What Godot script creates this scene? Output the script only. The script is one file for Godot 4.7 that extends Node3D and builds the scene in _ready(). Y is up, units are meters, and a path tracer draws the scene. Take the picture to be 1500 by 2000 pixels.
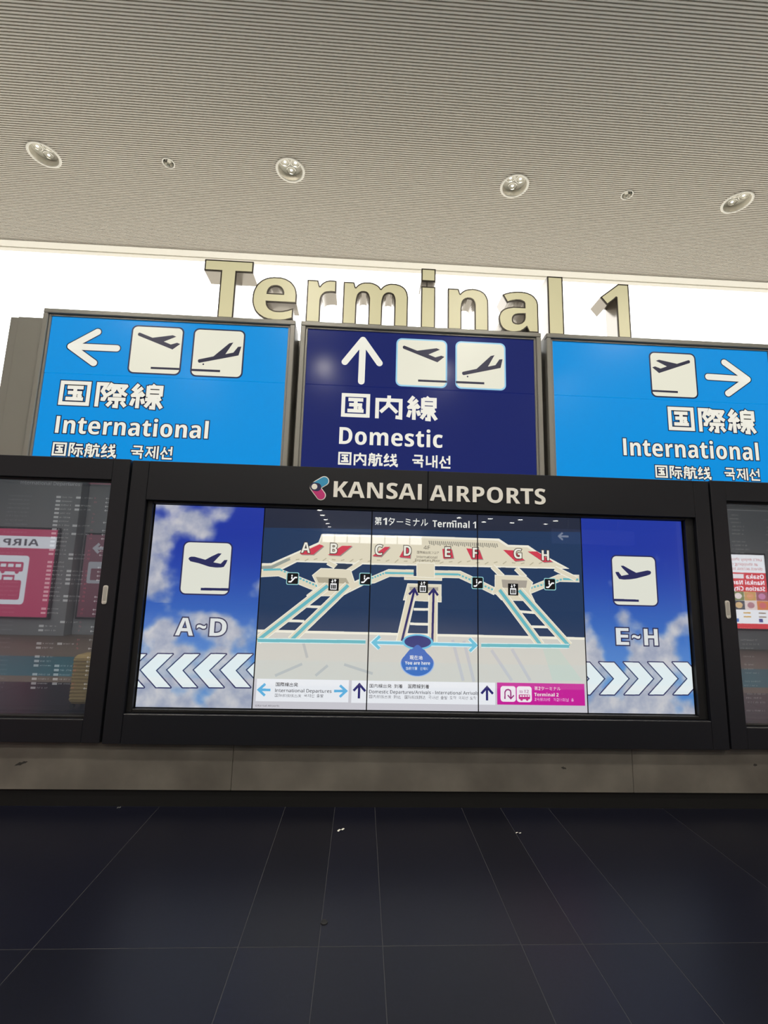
extends Node3D

# ---------------------------------------------------------------- camera numbers
const FOCAL := 890.0                      # pixels in the 1500 x 2000 frame
const EYE := Vector3(0.0, 1.55, 3.43)
const TURN := Vector3(8.607, -2.529, 1.471)
const SIGN_Z := -0.30
const LETTER_Z := -0.29

var eye_basis := Basis.from_euler(Vector3(deg_to_rad(TURN.x), deg_to_rad(TURN.y), deg_to_rad(TURN.z)))
var used := {}
var mats := {}
var glyphs := {}
var bold: SystemFont
var plain: SystemFont
var rng := RandomNumberGenerator.new()

# ---------------------------------------------------------------- brush strokes of the Chinese, Japanese and Korean characters, in a 100 x 100 cell
var STROKES := {
	"国": [[10, 97, 10, 8, 90, 8, 90, 97], [10, 90, 90, 90], [26, 26, 74, 26], [29, 47, 71, 47], [24, 71, 76, 71], [50, 26, 50, 71], [60, 54, 69, 65]],
	"際": [[10, 98, 10, 8, 34, 8, 24, 36, 35, 54, 30, 68, 21, 67], [51, 3, 38, 32], [46, 13, 64, 13, 57, 34, 38, 52], [50, 22, 60, 30], [70, 13, 93, 13, 82, 32], [66, 16, 78, 36, 97, 50], [56, 50, 82, 50], [42, 66, 95, 66], [69, 66, 69, 94, 58, 93], [54, 75, 41, 94], [83, 75, 96, 94]],
	"線": [[23, 3, 10, 24, 23, 34], [35, 16, 8, 48, 40, 45], [30, 34, 41, 50], [24, 47, 24, 98], [12, 60, 5, 88], [36, 60, 42, 80], [72, 2, 66, 12], [53, 12, 92, 12, 92, 48], [53, 8, 53, 52], [53, 30, 92, 30], [53, 48, 92, 48], [73, 48, 73, 94, 61, 93], [46, 62, 65, 62, 48, 92], [93, 56, 80, 67], [75, 56, 97, 95]],
	"内": [[12, 98, 12, 22, 88, 22, 88, 92, 72, 90], [50, 3, 50, 24, 45, 46, 23, 72], [50, 40, 77, 72]],
	"际": [[10, 98, 10, 8, 34, 8, 24, 36, 35, 54, 30, 68, 21, 67], [48, 15, 92, 15], [42, 40, 97, 40], [69, 40, 69, 94, 57, 92], [54, 53, 42, 84], [83, 53, 95, 84]],
	"航": [[27, 2, 20, 14], [13, 60, 13, 14, 42, 14, 42, 94, 32, 92], [13, 58, 6, 97], [2, 50, 52, 50], [26, 25, 31, 38], [26, 62, 31, 76], [72, 2, 72, 18], [52, 20, 98, 20], [61, 36, 61, 64, 52, 97], [61, 38, 84, 38, 84, 88, 97, 88, 97, 74]],
	"线": [[27, 3, 8, 34, 28, 34], [37, 18, 8, 62, 41, 56], [5, 92, 43, 81], [50, 28, 92, 20], [46, 54, 95, 45], [63, 3, 70, 54, 83, 83, 96, 94, 98, 76], [91, 58, 70, 80, 45, 96], [80, 4, 90, 14]],
	"국": [[20, 10, 79, 10, 76, 42], [6, 44, 94, 44], [50, 44, 50, 64], [18, 64, 80, 64, 80, 98]],
	"제": [[5, 16, 54, 16], [30, 16, 27, 46, 5, 82], [30, 44, 52, 80], [50, 46, 68, 46], [68, 5, 68, 93], [91, 2, 91, 98]],
	"선": [[32, 8, 28, 36, 5, 64], [31, 30, 54, 60], [58, 30, 82, 30], [82, 3, 82, 68], [24, 62, 24, 92, 90, 92]],
	"내": [[12, 10, 12, 72, 50, 67], [62, 6, 62, 93], [89, 2, 89, 98], [62, 48, 89, 48]],
	"출": [[40, 3, 60, 3], [17, 16, 83, 16], [50, 16, 18, 37], [50, 18, 83, 37], [5, 47, 95, 47], [50, 47, 50, 62], [20, 62, 80, 62, 80, 77, 20, 77, 20, 94, 85, 94]],
	"발": [[12, 6, 12, 50, 50, 50], [50, 6, 50, 54], [12, 28, 50, 28], [74, 3, 74, 55], [74, 28, 96, 28], [20, 62, 78, 62, 78, 77, 20, 77, 20, 94, 83, 94]],
	"도": [[80, 14, 20, 14, 20, 52, 83, 52], [50, 52, 50, 86], [5, 86, 95, 86]],
	"착": [[20, 3, 40, 3], [7, 16, 53, 16], [30, 16, 7, 54], [31, 26, 54, 52], [74, 3, 74, 60], [74, 30, 96, 30], [20, 68, 76, 68, 76, 98]],
	"터": [[50, 14, 12, 14, 12, 82, 54, 80], [12, 48, 48, 48], [60, 46, 82, 46], [82, 3, 82, 98]],
	"미": [[12, 84, 12, 16, 52, 16, 52, 84], [12, 80, 52, 80], [82, 3, 82, 98]],
	"널": [[14, 6, 14, 48, 54, 44], [58, 28, 80, 28], [80, 3, 80, 56], [20, 62, 80, 62, 80, 77, 20, 77, 20, 94, 84, 94]],
	"홀": [[40, 3, 60, 3], [18, 13, 82, 13], [40, 22, 60, 22, 60, 36, 40, 36, 40, 22], [50, 38, 50, 50], [6, 50, 94, 50], [20, 64, 80, 64, 80, 78, 20, 78, 20, 95, 84, 95]],
	"현": [[20, 4, 40, 4], [7, 18, 54, 18], [18, 30, 42, 30, 42, 54, 18, 54, 18, 30], [58, 28, 82, 28], [58, 46, 82, 46], [82, 3, 82, 70], [24, 66, 24, 92, 90, 92]],
	"재": [[5, 16, 54, 16], [30, 16, 27, 46, 5, 82], [30, 44, 52, 80], [65, 5, 65, 93], [89, 2, 89, 98], [65, 48, 89, 48]],
	"지": [[7, 18, 62, 18], [34, 18, 32, 46, 7, 86], [34, 46, 62, 84], [83, 3, 83, 98]],
	"第": [[22, 2, 11, 20], [18, 10, 46, 10], [30, 10, 37, 21], [63, 2, 52, 20], [58, 10, 92, 10], [72, 10, 79, 21], [15, 28, 81, 28, 81, 47], [15, 47, 81, 47], [18, 44, 14, 66, 86, 66, 83, 90, 71, 88], [48, 26, 48, 98], [46, 66, 11, 96]],
	"タ": [[38, 3, 12, 50], [34, 20, 85, 20, 70, 60, 24, 97], [34, 44, 66, 66]],
	"ー": [[7, 50, 93, 50]],
	"ミ": [[20, 14, 81, 26], [20, 42, 79, 54], [16, 70, 83, 89]],
	"ナ": [[7, 34, 93, 34], [52, 3, 52, 40, 44, 70, 20, 97]],
	"ル": [[30, 12, 30, 50, 7, 92], [58, 6, 58, 86, 95, 54]],
	"フ": [[11, 18, 87, 18, 76, 60, 26, 95]],
	"ロ": [[14, 92, 14, 18, 86, 18, 86, 92], [14, 86, 86, 86]],
	"ア": [[7, 14, 91, 14, 62, 44], [48, 30, 46, 60, 21, 95]],
	"出": [[50, 2, 50, 92], [18, 14, 18, 44, 82, 44, 82, 14], [10, 56, 10, 92, 90, 92, 90, 56]],
	"発": [[13, 12, 41, 12, 28, 32, 5, 47], [12, 22, 21, 31], [52, 3, 62, 24, 97, 47], [79, 7, 66, 20], [91, 18, 76, 31], [27, 48, 75, 48], [9, 66, 93, 66], [40, 48, 38, 72, 9, 98], [62, 48, 62, 92, 93, 92, 93, 79]],
	"到": [[5, 12, 57, 12], [30, 12, 12, 38, 53, 34], [44, 23, 57, 43], [9, 58, 55, 58], [32, 40, 32, 84], [3, 93, 59, 82], [71, 13, 71, 67], [92, 2, 92, 94, 80, 92]],
	"着": [[30, 2, 36, 14], [69, 2, 62, 14], [11, 16, 89, 16], [15, 30, 85, 30], [5, 44, 95, 44], [50, 16, 50, 44], [44, 32, 5, 81], [32, 98, 32, 55, 79, 55, 79, 98], [32, 69, 79, 69], [32, 82, 79, 82], [32, 95, 79, 95]],
	"发": [[24, 9, 18, 34, 93, 34], [44, 5, 38, 44, 7, 93], [38, 52, 77, 52, 56, 80, 25, 98], [40, 60, 93, 98], [70, 7, 81, 20]],
	"达": [[13, 7, 22, 20], [3, 38, 20, 38, 20, 78, 3, 93], [20, 80, 40, 94, 98, 94], [33, 30, 95, 30], [64, 5, 62, 40, 37, 77], [64, 46, 91, 75]],
	"号": [[28, 34, 28, 8, 72, 8, 72, 34, 28, 34], [7, 48, 93, 48], [32, 48, 26, 66, 78, 66, 74, 95, 57, 93]],
	"站": [[22, 3, 26, 16], [3, 22, 45, 22], [11, 34, 16, 70], [37, 32, 30, 72], [2, 87, 47, 78], [70, 3, 70, 50], [70, 26, 97, 26], [52, 97, 52, 50, 92, 50, 92, 97], [52, 92, 92, 92]],
	"楼": [[3, 28, 41, 28], [22, 3, 22, 98], [22, 34, 3, 67], [24, 36, 41, 57], [46, 24, 98, 24], [71, 3, 71, 48], [54, 7, 60, 18], [89, 7, 80, 18], [66, 28, 46, 47], [74, 28, 96, 47], [44, 64, 98, 64], [64, 50, 54, 74, 91, 97], [84, 64, 74, 84, 46, 98]],
	"現": [[3, 12, 41, 12], [3, 44, 41, 44], [2, 83, 43, 76], [22, 12, 22, 80], [50, 66, 50, 8, 90, 8, 90, 66], [50, 26, 90, 26], [50, 44, 90, 44], [50, 62, 90, 62], [60, 62, 56, 82, 40, 97], [76, 62, 76, 92, 97, 92, 97, 79]],
	"在": [[5, 20, 95, 20], [42, 2, 34, 30, 5, 63], [24, 46, 24, 98], [42, 50, 91, 50], [66, 30, 66, 91], [34, 92, 97, 92]],
	"地": [[3, 36, 41, 36], [22, 7, 22, 80], [2, 87, 43, 72], [42, 46, 92, 30, 90, 67, 79, 66], [67, 3, 67, 75], [52, 17, 52, 88, 96, 88, 96, 73]],
	"当": [[50, 2, 50, 38], [15, 9, 26, 29], [85, 9, 74, 29], [13, 40, 87, 40, 87, 97], [18, 66, 87, 66], [11, 92, 87, 92]],
	"前": [[28, 2, 36, 17], [72, 2, 64, 17], [5, 22, 95, 22], [14, 98, 14, 36, 46, 36, 46, 95, 37, 93], [14, 54, 46, 54], [14, 71, 46, 71], [67, 36, 67, 75], [87, 32, 87, 95, 74, 93]],
	"位": [[28, 3, 5, 45], [20, 30, 20, 98], [62, 3, 67, 17], [38, 24, 95, 24], [48, 38, 54, 73], [85, 36, 76, 75], [33, 91, 98, 91]],
	"置": [[14, 28, 14, 6, 86, 6, 86, 28], [14, 25, 86, 25], [38, 6, 38, 25], [62, 6, 62, 25], [9, 38, 91, 38], [50, 30, 50, 47], [28, 86, 28, 47, 75, 47, 75, 86], [28, 60, 75, 60], [28, 72, 75, 72], [28, 84, 75, 84], [10, 52, 10, 95, 96, 95]],
	"・": [[42, 50, 58, 50]],
}


# ---------------------------------------------------------------- photograph pixel -> point of the upright plane z, or of the level plane y
func ray(px: float, py: float) -> Vector3:
	return eye_basis * Vector3((px - 750.0) / FOCAL, -(py - 1000.0) / FOCAL, -1.0)


func at(px: float, py: float, z := 0.0) -> Vector2:
	var d := ray(px, py)
	var p := EYE + d * ((z - EYE.z) / d.z)
	return Vector2(p.x, p.y)


func level(px: float, py: float, y: float) -> Vector3:
	var d := ray(px, py)
	return EYE + d * ((y - EYE.y) / d.y)


# ---------------------------------------------------------------- naming
func numbered(called: String) -> String:
	if not used.has(called):
		used[called] = 0
		return called
	used[called] += 1
	return "%s_%03d" % [called, used[called]]


func tag(o: Node, label: String, category := "", group := "", kind := ""):
	if label: o.set_meta("label", label)
	if category: o.set_meta("category", category)
	if group: o.set_meta("group", group)
	if kind: o.set_meta("kind", kind)
	return o


func thing(called: String, where: Vector3, label: String, category: String, group := "") -> Node3D:
	var o := Node3D.new()
	o.name = numbered(called)
	add_child(o)
	o.position = where
	tag(o, label, category, group)
	return o


# puts a mesh made in world coordinates under a parent standing at its own base
func part(called: String, mesh: Mesh, m: Material, parent: Node = null) -> MeshInstance3D:
	var o := MeshInstance3D.new()
	o.mesh = mesh
	o.material_override = m
	o.name = numbered(called) if parent == null else called
	(self if parent == null else parent).add_child(o, true)
	if parent:
		var p: Node = parent
		while p is Node3D and p != self:
			o.position -= p.position
			p = p.get_parent()
	return o


func struct(called: String, mesh: Mesh, m: Material, parent: Node = null) -> MeshInstance3D:
	var o := part(called, mesh, m, parent)
	if parent == null: o.set_meta("kind", "structure")
	return o


# ---------------------------------------------------------------- materials
func c8(r: int, g: int, b: int) -> Color:
	return Color(r / 255.0, g / 255.0, b / 255.0)


func mat(key: String, c := Color.WHITE, rough := 0.6, metal := 0.0, spec := 0.5) -> StandardMaterial3D:
	if mats.has(key): return mats[key]
	var m := StandardMaterial3D.new()
	m.resource_name = key
	m.albedo_color = c
	m.roughness = rough
	m.metallic = metal
	m.metallic_specular = spec
	mats[key] = m
	return m


# colours of print and of lit faces: the face glows in its own colour
func lit(key: String, c := Color.WHITE, energy := 1.0, body := 0.25, rough := 0.25) -> StandardMaterial3D:
	if mats.has(key): return mats[key]
	var m := mat(key, Color(c.r * body, c.g * body, c.b * body), rough)
	m.emission_enabled = true
	m.emission = c
	m.emission_energy_multiplier = energy
	return m


func grain(m: StandardMaterial3D, freq: float, lo: Color, hi: Color, scale: float, seed_ := 1, octaves := 5) -> void:
	var n := FastNoiseLite.new()
	n.seed = seed_
	n.noise_type = FastNoiseLite.TYPE_SIMPLEX_SMOOTH
	n.frequency = freq
	n.fractal_octaves = octaves
	var t := NoiseTexture2D.new()
	t.width = 512
	t.height = 512
	t.seamless = true
	t.noise = n
	var g := Gradient.new()
	g.set_color(0, lo)
	g.set_color(1, hi)
	t.color_ramp = g
	m.albedo_texture = t
	m.uv1_triplanar = true
	m.uv1_world_triplanar = true
	m.uv1_scale = Vector3.ONE * scale


# coated cover glass: a share of the light is mirrored, the rest passes
func coated_glass(key: String, share: float) -> StandardMaterial3D:
	if mats.has(key): return mats[key]
	var m := mat(key, Color(0.95, 0.97, 1.0, share), 0.015, 1.0)
	var im := Image.create(4, 4, false, Image.FORMAT_RGBA8)
	im.fill(Color.WHITE)
	m.albedo_texture = ImageTexture.create_from_image(im)
	m.transparency = BaseMaterial3D.TRANSPARENCY_ALPHA
	return m


# ---------------------------------------------------------------- meshes
func new_st() -> SurfaceTool:
	var st := SurfaceTool.new()
	st.begin(Mesh.PRIMITIVE_TRIANGLES)
	return st


func tri(st: SurfaceTool, a: Vector3, b: Vector3, c: Vector3, n: Vector3) -> void:
	var g := (c - a).cross(b - a)
	if g.length_squared() < 1e-16: return
	st.set_normal(n)
	if g.dot(n) >= 0.0:
		st.add_vertex(a); st.add_vertex(b); st.add_vertex(c)
	else:
		st.add_vertex(a); st.add_vertex(c); st.add_vertex(b)


func quad(st: SurfaceTool, a: Vector3, b: Vector3, c: Vector3, d: Vector3, n: Vector3) -> void:
	tri(st, a, b, c, n)
	tri(st, a, c, d, n)


func box(st: SurfaceTool, lo: Vector3, hi: Vector3, bev := 0.0) -> void:
	var mid := (lo + hi) * 0.5
	var h := (hi - lo) * 0.5
	bev = minf(bev, minf(h.x, minf(h.y, h.z)) * 0.9)
	var v := func(axis: int, s: Vector3) -> Vector3:
		var p := h
		for k in 3:
			if k != axis: p[k] -= bev
		return mid + p * s
	for a in 3:
		var b := (a + 1) % 3
		var c := (a + 2) % 3
		for sa in [-1.0, 1.0]:
			var q := []
			for sc in [[-1.0, -1.0], [1.0, -1.0], [1.0, 1.0], [-1.0, 1.0]]:
				var s := Vector3.ZERO
				s[a] = sa; s[b] = sc[0]; s[c] = sc[1]
				q.append(v.call(a, s))
			var n := Vector3.ZERO
			n[a] = sa
			quad(st, q[0], q[1], q[2], q[3], n)
			if bev > 0.0:
				for sb in [-1.0, 1.0]:
					var s0 := Vector3.ZERO
					s0[a] = sa; s0[b] = sb; s0[c] = -1.0
					var s1 := s0
					s1[c] = 1.0
					var n2 := Vector3.ZERO
					n2[a] = sa; n2[b] = sb
					quad(st, v.call(a, s0), v.call(a, s1), v.call(b, s1), v.call(b, s0), n2.normalized())
	if bev > 0.0:
		for x in [-1.0, 1.0]:
			for y in [-1.0, 1.0]:
				for z in [-1.0, 1.0]:
					var s := Vector3(x, y, z)
					tri(st, v.call(0, s), v.call(1, s), v.call(2, s), s.normalized())


func box_mesh(lo: Vector3, hi: Vector3, bev := 0.0) -> ArrayMesh:
	var st := new_st()
	box(st, lo, hi, bev)
	return st.commit()


# rings (radius, height) turned about an axis through mid; axis 1 = upright, axis 2 = towards the viewer
func lathe(st: SurfaceTool, mid: Vector3, profile: Array, seg := 32, axis := 1, arc_from := 0.0) -> void:
	for i in seg:
		var a0 := TAU * i / seg + arc_from
		var a1 := TAU * (i + 1) / seg + arc_from
		for k in profile.size() - 1:
			var p: Array = profile[k]
			var q: Array = profile[k + 1]
			var e := Vector2(q[0] - p[0], q[1] - p[1])
			var n2 := Vector2(e.y, -e.x).normalized()
			var f := func(ang: float, r: float, h: float) -> Vector3:
				var w := Vector3(cos(ang) * r, h, sin(ang) * r) if axis == 1 else Vector3(cos(ang) * r, sin(ang) * r, h)
				return w
			var va: Vector3 = mid + f.call(a0, p[0], p[1])
			var vb: Vector3 = mid + f.call(a1, p[0], p[1])
			var vc: Vector3 = mid + f.call(a1, q[0], q[1])
			var vd: Vector3 = mid + f.call(a0, q[0], q[1])
			var n0: Vector3 = f.call(a0, n2.x, n2.y)
			var n1: Vector3 = f.call(a1, n2.x, n2.y)
			for t in [[va, vb, vc, n0, n1, n1], [va, vc, vd, n0, n1, n0]]:
				var g: Vector3 = (t[2] - t[0]).cross(t[1] - t[0])
				if g.length_squared() < 1e-18: continue
				var order := [0, 1, 2] if g.dot(t[3] + t[4]) >= 0.0 else [0, 2, 1]
				for o in order:
					st.set_normal(t[3 + o])
					st.add_vertex(t[o])


func lathe_mesh(mid: Vector3, profile: Array, seg := 32, axis := 1) -> ArrayMesh:
	var st := new_st()
	lathe(st, mid, profile, seg, axis)
	return st.commit()


# fills the even-odd inside of some outlines at depth z with upright trapezoids
func fill(st: SurfaceTool, polys: Array, z: float, n := Vector3(0, 0, 1)) -> void:
	if polys.size() == 1:
		var big := PackedVector2Array()
		for v: Vector2 in polys[0]: big.append(v * 1000.0)
		var ids := Geometry2D.triangulate_polygon(big)
		if ids.size() >= 3:
			for i in range(0, ids.size(), 3):
				var a: Vector2 = polys[0][ids[i]]
				var b: Vector2 = polys[0][ids[i + 1]]
				var c: Vector2 = polys[0][ids[i + 2]]
				tri(st, Vector3(a.x, a.y, z), Vector3(b.x, b.y, z), Vector3(c.x, c.y, z), n)
			return
	var edges := []
	var ys := []
	for p: PackedVector2Array in polys:
		for i in p.size():
			var a := p[i]
			var b := p[(i + 1) % p.size()]
			ys.append(a.y)
			if absf(a.y - b.y) > 1e-7:
				edges.append([a, b] if a.y < b.y else [b, a])
	ys.sort()
	var last := -1e9
	var rows := []
	for y in ys:
		if y - last > 1e-6:
			rows.append(y)
			last = y
	for k in rows.size() - 1:
		var y0: float = rows[k]
		var y1: float = rows[k + 1]
		var mid := (y0 + y1) * 0.5
		var hits := []
		for e in edges:
			var a: Vector2 = e[0]
			var b: Vector2 = e[1]
			if a.y <= mid and b.y > mid:
				var s := (b.x - a.x) / (b.y - a.y)
				hits.append([a.x + s * (mid - a.y), a.x + s * (y0 - a.y), a.x + s * (y1 - a.y)])
		hits.sort_custom(func(p, q): return p[0] < q[0])
		for i in range(0, hits.size() - 1, 2):
			var l: Array = hits[i]
			var r: Array = hits[i + 1]
			quad(st, Vector3(l[1], y0, z), Vector3(r[1], y0, z), Vector3(r[2], y1, z), Vector3(l[2], y1, z), n)


func is_hole(polys: Array, k: int) -> bool:
	var inside := 0
	for i in polys.size():
		if i != k and Geometry2D.is_point_in_polygon(polys[k][0], polys[i]): inside += 1
	return inside % 2 == 1


func grow(polys: Array, d: float) -> Array:
	var out := []
	for k in polys.size():
		var big := PackedVector2Array()
		for v: Vector2 in polys[k]: big.append(v * 1000.0)
		out.append_array(shrink(Geometry2D.offset_polygon(big, (-d if is_hole(polys, k) else d) * 1000.0, Geometry2D.JOIN_MITER)))
	return out


func walls(st: SurfaceTool, polys: Array, z0: float, z1: float) -> void:
	for k in polys.size():
		var p: PackedVector2Array = polys[k]
		var area := 0.0
		for i in p.size():
			area += p[i].cross(p[(i + 1) % p.size()])
		var s := 1.0 if (area > 0.0) != is_hole(polys, k) else -1.0
		for i in p.size():
			var a := p[i]
			var b := p[(i + 1) % p.size()]
			var n := Vector3(b.y - a.y, a.x - b.x, 0).normalized() * s
			quad(st, Vector3(a.x, a.y, z0), Vector3(b.x, b.y, z0), Vector3(b.x, b.y, z1), Vector3(a.x, a.y, z1), n)


# a thin raised plate of many shapes: face at z, edges down to z - thick
func plate(shapes: Array, z: float, thick := 0.0) -> ArrayMesh:
	var st := new_st()
	for s in shapes:
		fill(st, s, z)
		if thick > 0.0: walls(st, s, z - thick, z)
	return st.commit()


# ---------------------------------------------------------------- flat shapes
func line(pts: Array, hw: float, cap := Geometry2D.END_BUTT, join := Geometry2D.JOIN_MITER) -> Array:
	var big := PackedVector2Array()
	for p: Vector2 in pts: big.append(p * 1000.0)
	return shrink(Geometry2D.offset_polyline(big, hw * 1000.0, join, cap))


func shrink(polys: Array) -> Array:      # outlines are offset in millimetres, so that round ends stay round
	var out := []
	for p: PackedVector2Array in polys:
		var q := PackedVector2Array()
		for v in p: q.append(v * 0.001)
		out.append(q)
	return out


func px_list(flat: Array, z := 0.0) -> PackedVector2Array:
	var out := PackedVector2Array()
	for i in range(0, flat.size(), 2):
		out.append(at(flat[i], flat[i + 1], z))
	return out


func oval(mid: Vector2, rx: float, ry: float, n := 40) -> PackedVector2Array:
	var out := PackedVector2Array()
	for i in n:
		out.append(mid + Vector2(cos(TAU * i / n) * rx, sin(TAU * i / n) * ry))
	return out


func rounded(r: Rect2, rad: float, n := 6) -> PackedVector2Array:
	var out := PackedVector2Array()
	var mids := [r.end - Vector2(rad, rad), Vector2(r.position.x + rad, r.end.y - rad), r.position + Vector2(rad, rad), Vector2(r.end.x - rad, r.position.y + rad)]
	for k in 4:
		for i in n + 1:
			var a := PI / 2 * (k + float(i) / n)
			out.append(mids[k] + Vector2(cos(a), sin(a)) * rad)
	return out


# rectangle on the plane z through the pixels of its four corners: top left, top right, bottom right, bottom left
func rect_px(q: Array, z := 0.0) -> Rect2:
	var a := at(q[0], q[1], z)
	var b := at(q[2], q[3], z)
	var c := at(q[4], q[5], z)
	var d := at(q[6], q[7], z)
	var x0 := (a.x + d.x) / 2
	var x1 := (b.x + c.x) / 2
	var y0 := (c.y + d.y) / 2
	return Rect2(x0, y0, x1 - x0, (a.y + b.y) / 2 - y0)


# ---------------------------------------------------------------- lettering
func glyph(font: SystemFont, ch: String) -> Dictionary:
	var key := ch + str(font.font_weight)
	if glyphs.has(key): return glyphs[key]
	if ch == "I":      # the signs write it as a plain bar
		var w := 0.148 if font.font_weight > 500 else 0.092
		glyphs[key] = {"polys": [PackedVector2Array([Vector2(0.09, 0), Vector2(0.09 + w, 0), Vector2(0.09 + w, 0.714), Vector2(0.09, 0.714)])], "adv": w + 0.18, "box": Rect2(0.09, 0, w, 0.714)}
		return glyphs[key]
	var ts := TextServerManager.get_primary_interface()
	var rid: RID = font.get_rids()[0]
	var size := 128
	var gi := ts.font_get_glyph_index(rid, size, ch.unicode_at(0), 0)
	var d := ts.font_get_glyph_contours(rid, size, gi)
	var polys := []
	var box2 := Rect2()
	var first := true
	if d.has("points"):
		var pts: PackedVector3Array = d.points
		var start := 0
		for e in d.contours:
			var raw := []
			for i in range(start, e + 1): raw.append(Vector3(pts[i].x / size, -pts[i].y / size, pts[i].z))
			start = e + 1
			var out := PackedVector2Array()
			var m := raw.size()
			for i in m:
				var p: Vector3 = raw[i]
				if p.z > 0.5 and p.z < 1.5:
					out.append(Vector2(p.x, p.y))
				else:   # control point of a conic curve
					var a: Vector3 = raw[(i + m - 1) % m]
					var b: Vector3 = raw[(i + 1) % m]
					var a2 := Vector2(a.x, a.y) if a.z > 0.5 else Vector2(a.x + p.x, a.y + p.y) / 2
					var b2 := Vector2(b.x, b.y) if b.z > 0.5 else Vector2(b.x + p.x, b.y + p.y) / 2
					for s in [0.25, 0.5, 0.75]:
						out.append(a2.lerp(Vector2(p.x, p.y), s).lerp(Vector2(p.x, p.y).lerp(b2, s), s))
					if b.z < 0.5: out.append(b2)
			if out.size() > 2:
				polys.append(out)
				for v in out:
					box2 = Rect2(v, Vector2.ZERO) if first else box2.expand(v)
					first = false
	glyphs[key] = {"polys": polys, "adv": ts.font_get_glyph_advance(rid, size, gi).x / size, "box": box2}
	return glyphs[key]


# one shape for each letter of a line of Latin text, from xl to xr on the line y with capitals cap high
func latin(text: String, font: SystemFont, xl: float, xr: float, y: float, cap: float, shear := 0.0) -> Array:
	var pen := 0.0
	var made := []
	var lo := 1e9
	var hi := -1e9
	for ch in text:
		var g := glyph(font, ch)
		if g.polys.size():
			made.append([g, pen])
			lo = minf(lo, pen + g.box.position.x)
			hi = maxf(hi, pen + g.box.end.x)
		pen += g.adv
	var sy := cap / 0.714
	var sx := (xr - xl) / (hi - lo)
	var out := []
	for e in made:
		var shape := []
		for p: PackedVector2Array in e[0].polys:
			var q := PackedVector2Array()
			for v in p: q.append(Vector2(xl + (e[1] + v.x - lo) * sx, y + v.y * sy))
			shape.append(q)
		out.append(shape)
	return out


# one shape for each brush stroke of a line of characters in the box; digits come from the font
func brush(text: String, r: Rect2, weight: float) -> Array:
	var total := 0.0
	var widths := []
	for ch in text:
		var w := 1.0 if STROKES.has(ch) else 0.62
		if ch == "・": w = 0.5
		if ch == " ": w = 0.45
		widths.append(w)
		total += w
	var k := r.size.x / total
	var x := r.position.x
	var out := []
	var i := 0
	for ch in text:
		var w: float = widths[i] * k
		i += 1
		if STROKES.has(ch):
			for s in STROKES[ch]:
				var pts := []
				for j in range(0, s.size(), 2):
					pts.append(Vector2(x + (0.035 + 0.93 * s[j] / 100.0) * w, r.end.y - s[j + 1] / 100.0 * r.size.y))
				out.append(line(pts, weight * minf(k, r.size.y) * 0.5))
		elif ch != " ":
			out.append_array(latin(ch, bold, x + 0.1 * w, x + 0.9 * w, r.position.y + r.size.y * 0.06, r.size.y * 0.88))
		x += w
	return out


# the box of a line of characters from the pixels of its upper left and lower right corner
func text_box(x0: float, y0: float, x1: float, y1: float, z := 0.0) -> Rect2:
	var a := at(x0, y0, z)
	var b := at(x1, y1, z)
	return Rect2(a.x, b.y, b.x - a.x, a.y - b.y)


# Latin line from pixels: upper left of the first capital, its foot, right end of the last letter's foot
func latin_px(text: String, font: SystemFont, x0: float, ytop: float, ybase: float, x1: float, ybase1: float, z := 0.0) -> Array:
	var a := at(x0, ybase, z)
	var b := at(x1, ybase1, z)
	return latin(text, font, a.x, b.x, (a.y + b.y) / 2, at(x0, ytop, z).y - a.y)


# ---------------------------------------------------------------- pictures on the screens
class Canvas:
	var img: Image
	var left := 0.0
	var top := 0.0
	var k := 1.0

	func _init(r: Rect2, wide: int):
		k = wide / r.size.x
		left = r.position.x
		top = r.end.y
		img = Image.create(wide, int(round(r.size.y * k)), false, Image.FORMAT_RGB8)

	func shape(polys: Array, c: Color) -> void:
		var es := []
		var lo := 1e9
		var hi := -1e9
		for p: PackedVector2Array in polys:
			for i in p.size():
				var a := Vector2((p[i].x - left) * k, (top - p[i].y) * k)
				var q := p[(i + 1) % p.size()]
				var b := Vector2((q.x - left) * k, (top - q.y) * k)
				lo = minf(lo, a.y)
				hi = maxf(hi, a.y)
				if absf(a.y - b.y) > 1e-6: es.append([a, b] if a.y < b.y else [b, a])
		for y in range(maxi(0, int(floor(lo))), mini(img.get_height(), int(ceil(hi)) + 1)):
			var yc := y + 0.5
			var xs := []
			for e in es:
				if e[0].y <= yc and e[1].y > yc:
					xs.append(e[0].x + (e[1].x - e[0].x) * (yc - e[0].y) / (e[1].y - e[0].y))
			xs.sort()
			for i in range(0, xs.size() - 1, 2):
				var x0 := int(round(xs[i]))
				var x1 := int(round(xs[i + 1]))
				if x1 > x0: img.fill_rect(Rect2i(x0, y, x1 - x0, 1), c)

	func many(shapes: Array, c: Color) -> void:
		for s in shapes: shape(s, c)

	func rect(r: Rect2, c: Color) -> void:
		shape([PackedVector2Array([r.position, Vector2(r.end.x, r.position.y), r.end, Vector2(r.position.x, r.end.y)])], c)


func picture(c: Canvas, key: String, energy := 1.0) -> StandardMaterial3D:
	var m := mat(key, c8(6, 6, 8), 0.2)
	m.emission_enabled = true
	m.emission = Color.BLACK
	m.emission_operator = BaseMaterial3D.EMISSION_OP_ADD
	m.emission_texture = ImageTexture.create_from_image(c.img)
	m.emission_energy_multiplier = energy
	m.texture_repeat = false
	return m


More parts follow.
